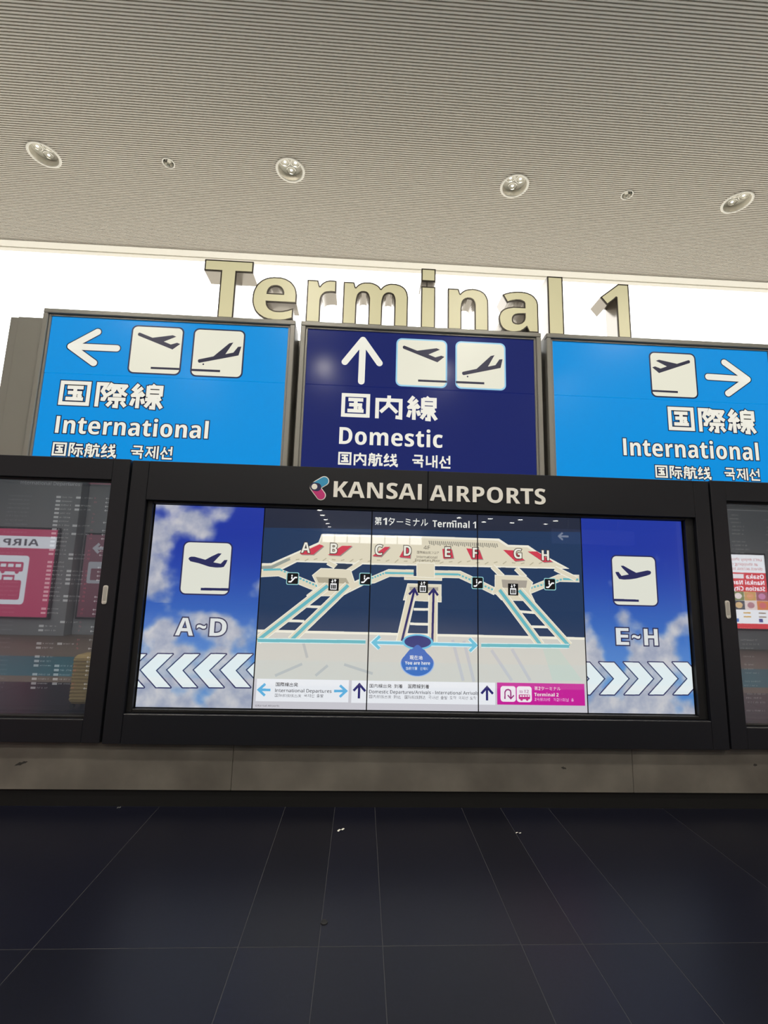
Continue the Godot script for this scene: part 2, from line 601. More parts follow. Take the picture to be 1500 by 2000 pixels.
# upright rectangle facing the viewer (or away with flip) with a picture laid over it
func sheet(r: Rect2, z: float, uv: Rect2, flip := false) -> ArrayMesh:
	var st := new_st()
	var n := Vector3(0, 0, -1.0 if flip else 1.0)
	var p := [Vector3(r.position.x, r.end.y, z), Vector3(r.end.x, r.end.y, z), Vector3(r.end.x, r.position.y, z), Vector3(r.position.x, r.position.y, z)]
	var t := [uv.position, Vector2(uv.end.x, uv.position.y), uv.end, Vector2(uv.position.x, uv.end.y)]
	for i in ([0, 1, 2, 0, 2, 3] if not flip else [0, 2, 1, 0, 3, 2]):
		st.set_normal(n)
		st.set_uv(t[i] if not flip else Vector2(uv.position.x + uv.end.x - t[i].x, t[i].y))
		st.add_vertex(p[i])
	return st.commit()


func glow_light(parent: Node3D, r: Rect2, z: float, c: Color, energy: float, turn := 0.0) -> void:
	var a := AreaLight3D.new()
	a.name = "glow"
	a.area_size = r.size
	a.light_color = c
	a.light_energy = energy
	a.shadow_enabled = true
	parent.add_child(a, true)
	a.position = Vector3(r.get_center().x, r.get_center().y, z) - parent.position
	a.rotation.y = PI + turn      # an area light shines along its own -z


# ================================================================ the place
func _ready():
	rng.seed = 7
	bold = SystemFont.new(); bold.font_names = PackedStringArray(["Droid Sans"]); bold.font_weight = 700
	plain = SystemFont.new(); plain.font_names = PackedStringArray(["Droid Sans"]); plain.font_weight = 400

	var cam := Camera3D.new()
	cam.name = "camera"
	cam.fov = rad_to_deg(2.0 * atan(1000.0 / FOCAL))
	cam.position = EYE
	cam.rotation_degrees = TURN
	cam.near = 0.05
	cam.far = 300.0
	cam.current = true
	add_child(cam)

	var we := WorldEnvironment.new()
	var env := Environment.new()
	env.background_mode = Environment.BG_COLOR        # even white overcast
	env.background_color = c8(255, 254, 251)
	env.background_energy_multiplier = 3.1
	env.tonemap_mode = Environment.TONE_MAPPER_LINEAR
	env.tonemap_exposure = 1.0
	env.sdfgi_enabled = true
	env.ssao_enabled = true
	env.ssil_enabled = true
	we.environment = env
	add_child(we)

	build_shell()
	build_ceiling()
	build_floor()
	build_cabinets()
	build_screens()
	build_signs()
	build_letters()
	build_hall()
	build_small_things()


# ---------------------------------------------------------------- floor, walls, concourse behind the signs
const HALL_X := 15.0
const HALL_Z := 24.0
const CEIL_Y := 5.5
const EDGE_Z := -1.71
const SOFFIT_Z := 9.5
const SOFFIT_Y := 4.4

func build_shell() -> void:
	var stone := mat("pale_stone", Color.WHITE, 0.5)
	grain(stone, 0.02, c8(188, 184, 174), c8(214, 210, 200), 0.6, 3)
	struct("floor_concourse", box_mesh(Vector3(-60, -0.2, -70), Vector3(60, -0.002, -0.66)), stone)
	var wall := mat("hall_wall", c8(120, 118, 114), 0.7)
	struct("wall_left", box_mesh(Vector3(-HALL_X - 0.3, -0.2, EDGE_Z), Vector3(-HALL_X, 6.0, HALL_Z + 0.3)), wall)
	struct("wall_right", box_mesh(Vector3(HALL_X, -0.2, EDGE_Z), Vector3(HALL_X + 0.3, 6.0, HALL_Z + 0.3)), wall)


func build_floor() -> void:
	var grout := mat("grout", c8(58, 58, 62), 0.8)
	var fl := struct("floor", box_mesh(Vector3(-HALL_X, -0.2, -0.66), Vector3(HALL_X, -0.0015, HALL_Z)), grout)
	var tones := []
	for i in 3:
		var m := mat("navy_tile_%d" % i, Color.WHITE, 0.36, 0.0, 0.4)
		var f := 1.0 + 0.1 * (i - 1)
		grain(m, 0.05, Color(0.026 * f, 0.032 * f, 0.078 * f), Color(0.046 * f, 0.054 * f, 0.112 * f), 1.7, 11 + i, 6)
		m.uv1_offset = Vector3(0.31 * i, 0.17, 0.43 * i)
		tones.append(m)
	var xs := [-7.0, -5.8, -4.63, -3.46, -2.5, -1.32, -0.475, -0.135, 0.14, 0.745, 1.02, 1.36, 2.19, 3.3, 4.2, 5.4, 6.6]
	var zs := [0.0075, 1.22, 2.42, 3.62]
	for j in zs.size() - 1:
		for i in xs.size() - 1:
			var t := part("floor_tile", box_mesh(Vector3(xs[i] + 0.0014, -0.0014, zs[j] + 0.0012), Vector3(xs[i + 1] - 0.0014, 0.0, zs[j + 1] - 0.0012), 0.0006), tones[(i * 5 + j * 2) % 3], fl)
			t.name = "floor_tile" if i + j == 0 else "floor_tile_%03d" % (j * (xs.size() - 1) + i)
	# bands of other colours further into the hall, and the navy floor beyond the joints that can be made out
	var teal := mat("teal_floor", c8(64, 128, 146), 0.5)
	var taupe := mat("taupe_floor", c8(138, 124, 112), 0.5)
	part("teal_band", box_mesh(Vector3(-HALL_X, -0.0014, 4.02), Vector3(HALL_X, 0.0, 5.7)), teal, fl)
	part("taupe_band", box_mesh(Vector3(-HALL_X, -0.0014, 3.622), Vector3(HALL_X, 0.0, 4.018)), taupe, fl)
	part("taupe_band", box_mesh(Vector3(-HALL_X, -0.0014, 5.702), Vector3(HALL_X, 0.0, HALL_Z)), taupe, fl)
	part("navy_band", box_mesh(Vector3(-HALL_X, -0.0014, -0.66), Vector3(-7.002, 0.0, 3.618)), tones[0], fl)
	part("navy_band", box_mesh(Vector3(6.602, -0.0014, -0.66), Vector3(HALL_X, 0.0, 3.618)), tones[2], fl)


func beam(parent: Node3D, where: Vector3, energy: float, angle: float, size: float) -> void:
	var s := SpotLight3D.new()
	s.name = "beam"
	s.light_color = c8(255, 247, 232)
	s.light_energy = energy
	s.light_size = size
	s.spot_angle = angle
	s.spot_angle_attenuation = 0.6
	s.spot_range = 40.0
	s.spot_attenuation = 2.0
	s.shadow_enabled = true
	parent.add_child(s, true)
	s.position = where
	s.rotation.x = -PI / 2


# ---------------------------------------------------------------- ribbed ceiling with recessed downlights
const ROW_Z := 1.75
const ROW_LIGHT := 8.5
var big_spots := []
var small_spots := []

func build_ceiling() -> void:
	for p in [[86, 302], [567, 332], [1005, 363], [1440, 395]]:
		big_spots.append(level(p[0], p[1], CEIL_Y))
	for p in [[329, 318], [1225, 380]]:
		small_spots.append(level(p[0], p[1], CEIL_Y))
	for z in [ROW_Z, 4.03, 6.31]:      # next row lights the signs; two further unseen rows added to brighten the hall
		for x in [-7.4, -3.17, -0.83, 1.4, 3.74, 7.9]: big_spots.append(Vector3(x, CEIL_Y, z))
	var holes := []
	for p in big_spots: holes.append([p, 0.128])
	for p in small_spots: holes.append([p, 0.051])
	var skin := mat("ceiling_metal", c8(218, 212, 202), 0.55)
	var slab := struct("ceiling", box_mesh(Vector3(-HALL_X - 0.3, CEIL_Y + 0.2, EDGE_Z - 0.1), Vector3(HALL_X + 0.3, CEIL_Y + 0.4, SOFFIT_Z)), skin)
	var st := new_st()
	var pitch := 0.0225
	var rib := 0.0128
	var deep := 0.026
	var count := int((SOFFIT_Z - EDGE_Z) / pitch)
	var cuts := func(z: float) -> Array:
		var out := []
		var x := -HALL_X
		var list := []
		for h in holes:
			var d: float = absf(z - h[0].z)
			if d < h[1]:
				var w: float = sqrt(h[1] * h[1] - d * d)
				list.append([h[0].x - w, h[0].x + w])
		list.sort_custom(func(a, b): return a[0] < b[0])
		for e in list:
			out.append([x, e[0]])
			x = e[1]
		out.append([x, HALL_X])
		return out
	var dn := Vector3(0, -1, 0)
	for i in count:
		var z0 := EDGE_Z + i * pitch
		var z1 := z0 + rib
		var z2 := z0 + pitch
		for s in cuts.call((z0 + z1) * 0.5):
			var a: float = s[0]
			var b: float = s[1]
			var y := CEIL_Y
			quad(st, Vector3(a, y, z0), Vector3(b, y, z0), Vector3(b, y, z1), Vector3(a, y, z1), dn)
			quad(st, Vector3(a, y, z0), Vector3(b, y, z0), Vector3(b, y + deep, z0), Vector3(a, y + deep, z0), Vector3(0, 0, -1))
			quad(st, Vector3(a, y, z1), Vector3(b, y, z1), Vector3(b, y + deep, z1), Vector3(a, y + deep, z1), Vector3(0, 0, 1))
		for s in cuts.call((z1 + z2) * 0.5):
			var y2 := CEIL_Y + deep
			quad(st, Vector3(s[0], y2, z1), Vector3(s[1], y2, z1), Vector3(s[1], y2, z2), Vector3(s[0], y2, z2), dn)
	var ribs := part("ribbed_sheet", st.commit(), skin, slab)
	ribs.set_meta("kind", "stuff")
	# bright edge strip and the stepped fascia below the sky
	var white := mat("edge_white", c8(252, 249, 240), 0.5)
	part("edge_strip", box_mesh(Vector3(-HALL_X, CEIL_Y - 0.012, EDGE_Z - 0.115), Vector3(HALL_X, CEIL_Y + 0.22, EDGE_Z - 0.002), 0.003), white, slab)
	part("edge_groove", box_mesh(Vector3(-HALL_X, CEIL_Y + 0.03, EDGE_Z - 0.15), Vector3(HALL_X, CEIL_Y + 0.25, EDGE_Z - 0.115)), mat("groove_grey", c8(120, 112, 106), 0.7), slab)
	part("edge_rail", box_mesh(Vector3(-HALL_X, CEIL_Y + 0.0, EDGE_Z - 0.215), Vector3(HALL_X, CEIL_Y + 0.25, EDGE_Z - 0.15), 0.003), white, slab)

	var rim_white := mat("lamp_rim", c8(250, 247, 238), 0.4)
	var silver := mat("lamp_silver", c8(226, 222, 212), 0.35, 0.5)
	var plate_white := mat("lamp_plate", c8(236, 232, 220), 0.5)
	var dish := mat("lamp_dish", c8(214, 212, 206), 0.14, 0.9)
	var bulb := lit("lamp_bulb", c8(255, 246, 226), 8.0)
	var bulb_lit := lit("lamp_bulb_lit", c8(255, 244, 222), 12.0)
	var where := ["above the left-pointing arrow", "above the capital letter T", "above the letters n and a", "above the right-pointing arrow"]
	for k in big_spots.size():
		var p: Vector3 = big_spots[k]
		var lit_row := k >= 4
		var t := thing("downlight", p, "round recessed three-lamp ceiling downlight " + (where[k] if not lit_row else ["of the lit row just before the signs", "of the second row before the signs, added to brighten the hall", "of the third row before the signs, added to brighten the hall"][(k - 4) / 6]), "downlight", "three-lamp downlights in the ribbed ceiling")
		part("rim", lathe_mesh(p, [[0.142, 0.002], [0.1405, -0.006], [0.137, -0.009], [0.122, -0.009], [0.118, -0.004], [0.118, 0.004]], 48), rim_white, t)
		part("recess", lathe_mesh(p, [[0.118, 0.0], [0.114, 0.055]], 48), silver, t)
		part("back_plate", lathe_mesh(p, [[0.116, 0.056], [0.0, 0.056]], 48), plate_white, t)
		for j in 3:
			var a := TAU * j / 3 + 0.5
			var q := p + Vector3(cos(a) * 0.058, 0.056, sin(a) * 0.058)
			var lamp := part("lamp", lathe_mesh(q, [[0.046, 0.0], [0.046, -0.006], [0.041, -0.006], [0.034, 0.012], [0.02, 0.026], [0.0, 0.03]], 28), dish, t)
			part("bulb", lathe_mesh(q, [[0.011, 0.024], [0.0125, 0.006], [0.009, -0.003], [0.0, -0.005]], 16), bulb_lit if lit_row else bulb, lamp)
		if lit_row: beam(t, Vector3(0, 0.05, 0), ROW_LIGHT, 68.0, 0.09)
	for k in small_spots.size():
		var p: Vector3 = small_spots[k]
		var t := thing("small_downlight", p, "small round recessed downlight " + ["above the pictogram of the left-pointing sign", "above the digit 1"][k], "downlight", "small downlights in the ribbed ceiling")
		part("rim", lathe_mesh(p, [[0.06, 0.002], [0.059, -0.005], [0.056, -0.007], [0.049, -0.006], [0.046, 0.002]], 36), rim_white, t)
		part("reflector", lathe_mesh(p, [[0.046, 0.0], [0.042, 0.04], [0.026, 0.065], [0.0, 0.07]], 36), dish, t)


# ---------------------------------------------------------------- black cabinets on the grey plinth
const CASE_F := 0.06

func bars(called: String, list: Array, m: Material, parent: Node, bev := 0.004) -> void:
	for b in list:
		part(called, box_mesh(Vector3(b[0], b[1], b[2]), Vector3(b[3], b[4], b[5]), bev), m, parent)


func build_cabinets() -> void:
	var grey := mat("plinth_metal", Color.WHITE, 0.38, 0.35)
	grain(grey, 0.006, c8(104, 100, 94), c8(140, 135, 127), 0.5, 21, 6)
	var black := mat("case_black", c8(22, 23, 29), 0.38)
	var soot := mat("soot_black", c8(8, 8, 9), 0.6)
	var gasket := mat("gasket_black", c8(16, 16, 18), 0.5)

	var pl := thing("plinth", Vector3(0.5, 0, -0.3), "low grey metal plinth under the black display cabinets", "plinth")
	var xs := [-3.66, -0.85, 1.98, 4.63]
	for i in 3:
		part("panel", box_mesh(Vector3(xs[i] + 0.001, 0.106, -0.6), Vector3(xs[i + 1] - 0.001, 0.408, 0.02), 0.003), grey, pl)
	var scuff := mat("scuff_black", c8(44, 42, 40), 0.7)
	for e in [[41, 1491, 0.05, 0.012, 0.3], [1101, 1500, 0.022, 0.010, -0.2], [1475, 1494, 0.018, 0.012, 0.0]]:
		var mid := at(e[0], e[1], 0.0204)
		var o := PackedVector2Array()
		for k in 18:
			var w := TAU * k / 18.0
			o.append(mid + Vector2(cos(w) * e[2] * (0.8 + 0.2 * sin(k * 2.7)), sin(w) * e[3] * (0.7 + 0.3 * cos(k * 3.9))).rotated(e[4]))
		part("scuff_mark", plate([[o]], 0.0204), scuff, pl).set_meta("label", "dark rubbed mark")
	part("toe_kick", box_mesh(Vector3(-3.6, 0.0, -0.58), Vector3(4.57, 0.106, 0.006)), soot, pl)

	# middle cabinet
	var c := thing("display_cabinet", Vector3(0.478, 0.41, -0.28), "wide black cabinet framing five bright screens under white lettering", "cabinet")
	part("body", box_mesh(Vector3(-1.72, 0.41, -0.62), Vector3(2.678, 2.38, -0.03)), soot, c)
	bars("stile", [[-1.725, 0.41, -0.03, -1.603, 2.388, CASE_F], [2.563, 0.41, -0.03, 2.683, 2.388, CASE_F]], black, c)
	bars("fascia_panel", [[-1.601, 2.096, -0.03, 0.4765, 2.388, CASE_F], [0.4795, 2.096, -0.03, 2.561, 2.388, CASE_F]], black, c, 0.003)
	bars("bottom_rail", [[-1.601, 0.41, -0.03, 2.561, 0.606, CASE_F]], black, c)
	bars("inner_frame", [[-1.601, 0.608, -0.03, -1.562, 2.094, 0.03], [2.497, 0.608, -0.03, 2.561, 2.094, 0.03], [-1.56, 2.076, -0.03, 2.495, 2.094, 0.03], [-1.56, 0.608, -0.03, 2.495, 0.63, 0.03]], gasket, c, 0.003)

	# raised lettering and emblem on the fascia
	var silver := mat("letter_silver", c8(238, 236, 230), 0.5, 0.0)
	var face := CASE_F + 0.006
	var z := face
	part("lettering", plate(latin_px("KANSAI", bold, 651, 939.3, 970.3, 823.5, 976.5, z), z, 0.006), silver, c).set_meta("label", "silver raised lettering reading KANSAI")
	part("lettering", plate(latin_px("AIRPORTS", bold, 839.5, 947, 977.5, 1066, 985.5, z), z, 0.006), silver, c).set_meta("label", "silver raised lettering reading AIRPORTS")
	var joint := at(614.2, 950.4, z)
	var up := at(633.2, 939.4, z)
	var down := at(626.6, 967.3, z)
	var em := part("emblem", plate([line([joint, up], 0.0372, Geometry2D.END_ROUND, Geometry2D.JOIN_ROUND), line([joint, down], 0.0372, Geometry2D.END_ROUND, Geometry2D.JOIN_ROUND)], z - 0.002, 0.004), silver, c)
	em.set_meta("label", "emblem of a blue and a magenta capsule meeting in a white dot")
	part("blue_capsule", plate([line([joint, up], 0.0312, Geometry2D.END_ROUND, Geometry2D.JOIN_ROUND)], z - 0.001, 0.001), mat("emblem_blue", c8(52, 150, 196), 0.5), em)
	part("magenta_capsule", plate([line([joint, down], 0.0312, Geometry2D.END_ROUND, Geometry2D.JOIN_ROUND)], z, 0.001), mat("emblem_magenta", c8(196, 48, 120), 0.5), em)
	part("navy_overlap", plate([line([joint, joint.lerp(up.lerp(down, 0.5), 0.33)], 0.0312, Geometry2D.END_ROUND, Geometry2D.JOIN_ROUND)], z + 0.001, 0.001), mat("emblem_navy", c8(34, 34, 78), 0.5), em)
	part("white_dot", plate([[oval(joint, 0.0215, 0.0215)]], z + 0.002, 0.001), silver, em)

	# cabinets with a glazed door on both sides
	side_cabinet(-3.65, -1.742, false)
	side_cabinet(2.70, 4.62, true)


func side_cabinet(x0: float, x1: float, to_right: bool) -> void:
	var black: Material = mats["case_black"]
	var c := thing("timetable_cabinet", Vector3((x0 + x1) / 2, 0.41, -0.28), "black glass-fronted timetable cabinet beside the " + ("E~H screen" if to_right else "A~D screen"), "cabinet", "glazed timetable cabinets")
	part("body", box_mesh(Vector3(x0 + 0.005, 0.41, -0.62), Vector3(x1 - 0.005, 2.385, -0.085)), mats["soot_black"], c)
	var d0 := 0.122
	var d := part("door", box_mesh(Vector3(x0, 0.415, -0.08), Vector3(x0 + d0, 2.395, CASE_F), 0.004), black, c)
	bars("stile", [[x1 - d0, 0.415, -0.08, x1, 2.395, CASE_F]], black, d)
	bars("rail", [[x0 + d0, 2.236, -0.08, x1 - d0, 2.395, CASE_F - 0.001], [x0 + d0, 0.415, -0.08, x1 - d0, 0.567, CASE_F - 0.001]], black, d)
	bars("gasket", [[x0 + d0, 0.567, -0.02, x0 + d0 + 0.012, 2.236, 0.03], [x1 - d0 - 0.012, 0.567, -0.02, x1 - d0, 2.236, 0.03], [x0 + d0 + 0.012, 2.222, -0.02, x1 - d0 - 0.012, 2.236, 0.03], [x0 + d0 + 0.012, 0.567, -0.02, x1 - d0 - 0.012, 0.581, 0.03]], mats["gasket_black"], d, 0.002)
	var pane := part("pane", sheet(Rect2(x0 + d0 + 0.01, 0.579, x1 - x0 - 2 * d0 - 0.02, 1.645), 0.015, Rect2(0, 0, 1, 1)), coated_glass("door_glass", 0.24), d)
	pane.set_meta("label", "reflecting glass pane")
	# flush pull
	var hx := 2.752 if to_right else -1.812
	var pull := new_st()
	var outer := [rounded(Rect2(hx - 0.0165, 1.338, 0.033, 0.132), 0.014)]
	fill(pull, outer, CASE_F + 0.007)
	walls(pull, outer, CASE_F, CASE_F + 0.007)
	var h := part("handle", pull.commit(), mat("pull_chrome", c8(222, 220, 212), 0.3, 0.35), d)
	h.set_meta("label", "small steel flush pull")
	part("grip", plate([[rounded(Rect2(hx - 0.0105, 1.362, 0.021, 0.098), 0.009)]], CASE_F + 0.010, 0.003), mat("pull_grip", c8(190, 188, 180), 0.35, 0.4), h)
	part("lock", lathe_mesh(Vector3(hx + 0.003, 1.351, CASE_F + 0.007), [[0.008, 0.0], [0.008, 0.004], [0.0, 0.005]], 16, 2), mats["pull_chrome"], h)
	# timetable board behind the glass
	var r := Rect2(x0 + 0.06, 0.5, x1 - x0 - 0.12, 1.8)
	var bz := -0.06
	var cv := Canvas.new(r, 1100)
	cv.img.fill(c8(52, 55, 60))
	var ink := c8(176, 178, 178)
	var g := RandomNumberGenerator.new()
	g.seed = 31 if to_right else 17
	if not to_right:
		cv.many(latin_px("International Departures", plain, 40, 938.5, 945, 156, 949.5, bz), c8(160, 162, 166))
		cv.rect(text_box(175, 939, 226, 947, bz), c8(120, 50, 74))
		for row in 46:
			var y := 2.105 - row * 0.0305
			if row in [26, 29, 33, 37]: continue
			var x := -2.318
			if g.randf() < 0.9:
				cv.rect(Rect2(x, y, 0.035, 0.016), ink)
				marks(cv, x + 0.045, y + 0.002, 0.075, 0.011, ink, g)
			if g.randf() < 0.5:
				cv.rect(Rect2(x + 0.145, y, 0.035, 0.016), ink)
				marks(cv, x + 0.19, y + 0.002, 0.075, 0.011, ink, g)
			marks(cv, -3.45, y + 0.002, 0.22, 0.010, c8(104, 107, 112), g)
			marks(cv, -2.95, y + 0.002, 0.16, 0.010, c8(104, 107, 112), g)
			marks(cv, -2.66, y + 0.002, 0.16, 0.010, c8(104, 107, 112), g)
			if g.randf() < 0.8: marks(cv, -2.036, y + 0.001, 0.016, 0.014, c8(176, 74, 92), g)
			if g.randf() < 0.7:
				cv.many([line([Vector2(-1.928, y + 0.008), Vector2(-1.952, y + 0.008)], 0.002), line([Vector2(-1.944, y + 0.015), Vector2(-1.952, y + 0.008), Vector2(-1.944, y + 0.001)], 0.002)], c8(190, 192, 192))
	else:
		cv.rect(Rect2(r.position.x, 2.19, r.size.x, 0.05), c8(36, 37, 40))
		cv.rect(Rect2(r.position.x, 2.186, r.size.x, 0.004), c8(140, 142, 142))
		for row in 50:
			var y := 2.14 - row * 0.0305
			for col in 5:
				if g.randf() < 0.72: marks(cv, 2.93 + col * 0.29 + g.randf() * 0.02, y, 0.06 + g.randf() * 0.09, 0.011, c8(150, 152, 150), g)
	var bd := part("timetable", box_mesh(Vector3(r.position.x, r.position.y, bz - 0.018), Vector3(r.end.x, r.end.y, bz - 0.001)), mats["soot_black"], c)
	bd.set_meta("label", "grey flight timetable behind the glass")
	part("display", sheet(r, bz, Rect2(0, 0, 1, 1)), picture(cv, "timetable_display_%s" % to_right, 0.5), bd)


# rows of marks too small to read
func marks(cv: Canvas, x: float, y: float, w: float, h: float, c: Color, g: RandomNumberGenerator) -> void:
	var p := x
	while p < x + w:
		var s := h * (0.35 + 0.25 * g.randf())
		cv.rect(Rect2(p, y, s * 0.35, h), c)
		cv.rect(Rect2(p, y + (h * 0.8 if g.randf() < 0.5 else h * 0.4), s, h * 0.2), c)
		p += s + h * 0.25 + (h * 0.8 if g.randf() < 0.15 else 0.0)


# ---------------------------------------------------------------- five screens
const SCREEN_X := -1.557
const SCREEN_W := 0.8095
const SCREEN_Y := 0.634
const SCREEN_H := 1.439

func clouds(cv: Canvas, seed_: int, base: float) -> void:
	var w := 240
	var h := int(w * cv.img.get_height() / float(cv.img.get_width()))
	var small := Image.create(w, h, false, Image.FORMAT_RGB8)
	var n := FastNoiseLite.new()
	n.seed = seed_
	n.noise_type = FastNoiseLite.TYPE_SIMPLEX_SMOOTH
	n.frequency = 0.0075
	n.fractal_octaves = 5
	n.fractal_gain = 0.4
	var n2 := FastNoiseLite.new()
	n2.seed = seed_ + 5
	n2.frequency = 0.02
	n2.fractal_octaves = 4
	for y in h:
		var v := float(y) / h
		for x in w:
			var u := float(x) / w
			var s := n.get_noise_2d(x, y * 1.15)
			var thick := s * 1.25 + (v - base) * 2.3
			if seed_ == 4 and v < 0.5: thick = maxf(thick, s * 1.2 + (0.42 - u) * 1.3 - absf(v - 0.17) * 1.2)
			var k := smoothstep(-0.25, 0.45, thick)
			var sky := c8(34, 56, 160).lerp(c8(74, 132, 204), smoothstep(0.1, 0.85, v))
			var puff := c8(206, 204, 206).lerp(c8(158, 164, 184), clampf(0.5 + n2.get_noise_2d(x + 300, y) * 0.9, 0, 1))
			small.set_pixel(x, y, sky.lerp(puff, k * 0.94))
	small.resize(cv.img.get_width(), cv.img.get_height(), Image.INTERPOLATE_CUBIC)
	cv.img.copy_from(small)


func tile_on(cv: Canvas, q: Array, edge: Color) -> void:
	var r := rect_px(q)
	cv.shape([rounded(r, 0.045)], edge)
	cv.shape([rounded(r.grow(-0.010), 0.036)], c8(226, 227, 214))


func outlined(cv: Canvas, shapes: Array, c: Color, edge: Color, d: float) -> void:
	for s in shapes: cv.shape(grow(s, d), edge)
	cv.many(shapes, c)


func build_screens() -> void:
	var navy := c8(44, 46, 92)
	# --- screens with sky, pictogram, letters and chevrons
	var ra := Rect2(SCREEN_X, SCREEN_Y, SCREEN_W, SCREEN_H)
	var ca := Canvas.new(ra, 800)
	clouds(ca, 4, 0.60)
	var oa := func(list: Array) -> Array:      # numbers read off the enlargement of the left screen
		var o := []
		for i in range(0, list.size(), 2): o.append_array([260 + list[i] / 4.346, 960 + list[i + 1] / 4.346])
		return o
	tile_on(ca, oa.call([425, 418, 847, 430, 817, 886, 387, 874]), navy)
	ca.shape([px_list(oa.call([468, 572, 476, 558, 492, 552, 520, 553, 612, 579, 665, 550, 722, 524, 750, 526, 738, 540, 680, 601, 742, 613, 774, 581, 800, 581, 790, 606, 768, 640, 740, 645, 700, 645, 645, 638, 555, 608, 485, 592]))], navy)
	ca.shape([px_list(oa.call([573, 817, 818, 821, 816, 843, 572, 839]))], navy)
	outlined(ca, latin_px("A", bold, 341, 1206.5, 1241, 376.5, 1241.5), c8(222, 226, 226), c8(46, 48, 84), 0.0085)
	outlined(ca, latin_px("~", bold, 382.5, 1206.5, 1241, 401, 1241.5), c8(222, 226, 226), c8(46, 48, 84), 0.0085)
	outlined(ca, latin_px("D", bold, 408, 1207.5, 1242, 441, 1242.5), c8(222, 226, 226), c8(46, 48, 84), 0.0085)
	for k in range(-1, 6):
		var s := k * 226.0
		var p := [px_list(oa.call([63 + s, 1515, 208 + s, 1380, 335 + s, 1381, 190 + s, 1520, 315 + s, 1663, 192 + s, 1662]))]
		outlined(ca, [p], c8(226, 236, 238), navy, 0.008)
	var re := Rect2(SCREEN_X + 4 * SCREEN_W, SCREEN_Y, SCREEN_W, SCREEN_H)
	var ce := Canvas.new(re, 800)
	clouds(ce, 9, 0.62)
	var oe := func(list: Array) -> Array:
		var o := []
		for i in range(0, list.size(), 2): o.append_array([1120 + list[i] / 4.347, 960 + list[i + 1] / 4.347])
		return o
	tile_on(ce, oe.call([318, 535, 705, 548, 725, 981, 336, 968]), navy)
	ce.shape([px_list(oe.call([662, 688, 655, 675, 632, 670, 600, 676, 535, 690, 480, 660, 425, 629, 404, 631, 418, 650, 472, 704, 410, 716, 385, 682, 358, 683, 366, 704, 390, 742, 430, 748, 480, 746, 535, 738, 625, 714, 655, 703]))], navy)
	ce.shape([px_list(oe.call([337, 910, 557, 918, 558, 937, 340, 931]))], navy)
	outlined(ce, latin_px("E", bold, 1204.5, 1226.5, 1259.5, 1229.5, 1259.8), c8(222, 226, 226), c8(46, 48, 84), 0.0085)
	outlined(ce, latin_px("~", bold, 1235.5, 1227.5, 1260, 1252, 1260.3), c8(222, 226, 226), c8(46, 48, 84), 0.0085)
	outlined(ce, latin_px("H", bold, 1259.5, 1228, 1260.5, 1286.5, 1261), c8(222, 226, 226), c8(46, 48, 84), 0.0085)
	for k in range(-1, 6):
		var s := k * 208.0
		var p := [px_list(oe.call([220 + s, 1450, 347 + s, 1453, 470 + s, 1590, 350 + s, 1724, 228 + s, 1724, 348 + s, 1590]))]
		outlined(ce, [p], c8(226, 236, 238), navy, 0.008)

	var rm := Rect2(SCREEN_X + SCREEN_W, SCREEN_Y, SCREEN_W * 3, SCREEN_H)
	var cm := Canvas.new(rm, 2048)
	draw_map(cm)

	var looks := [
		["screen showing white aeroplane tile, A~D and chevrons on clouds", picture(ca, "screen_sky_a", 1.06), Rect2(0, 0, 1, 1)],
		["screen showing the red A and B counters of the terminal map", picture(cm, "screen_map", 1.08), Rect2(0, 0, 1.0 / 3, 1)],
		["screen showing the map middle with the blue You are here drop", mats["screen_map"], Rect2(1.0 / 3, 0, 1.0 / 3, 1)],
		["screen showing the red G and H counters above a magenta Terminal 2 notice", mats["screen_map"], Rect2(2.0 / 3, 0, 1.0 / 3, 1)],
		["screen showing white aeroplane tile, E~H and chevrons on clouds", picture(ce, "screen_sky_e", 1.06), Rect2(0, 0, 1, 1)],
	]
	var edge := mat("bezel_black", c8(14, 14, 16), 0.4)
	var cover := coated_glass("screen_cover", 0.11)
	for i in 5:
		var x := SCREEN_X + i * SCREEN_W
		var t := thing("display_screen", Vector3(x + SCREEN_W / 2, SCREEN_Y, 0), looks[i][0], "screen", "upright screens in the cabinet")
		var r := Rect2(x + 0.004, SCREEN_Y + 0.002, SCREEN_W - 0.008, SCREEN_H - 0.004)
		part("bezel", box_mesh(Vector3(x + 0.0005, SCREEN_Y, -0.028), Vector3(x + SCREEN_W - 0.0005, SCREEN_Y + SCREEN_H, -0.004), 0.002), edge, t)
		var uv: Rect2 = looks[i][2]
		var m := 0.004 / SCREEN_W * uv.size.x
		part("screen", sheet(r, -0.0035, Rect2(uv.position.x + m, 0.0014, uv.size.x - 2 * m, 0.9972)), looks[i][1], t)
		part("cover_glass", sheet(r, -0.002, Rect2(0, 0, 1, 1)), cover, t)
		glow_light(t, r, 0.01, c8(205, 215, 235), 0.05)


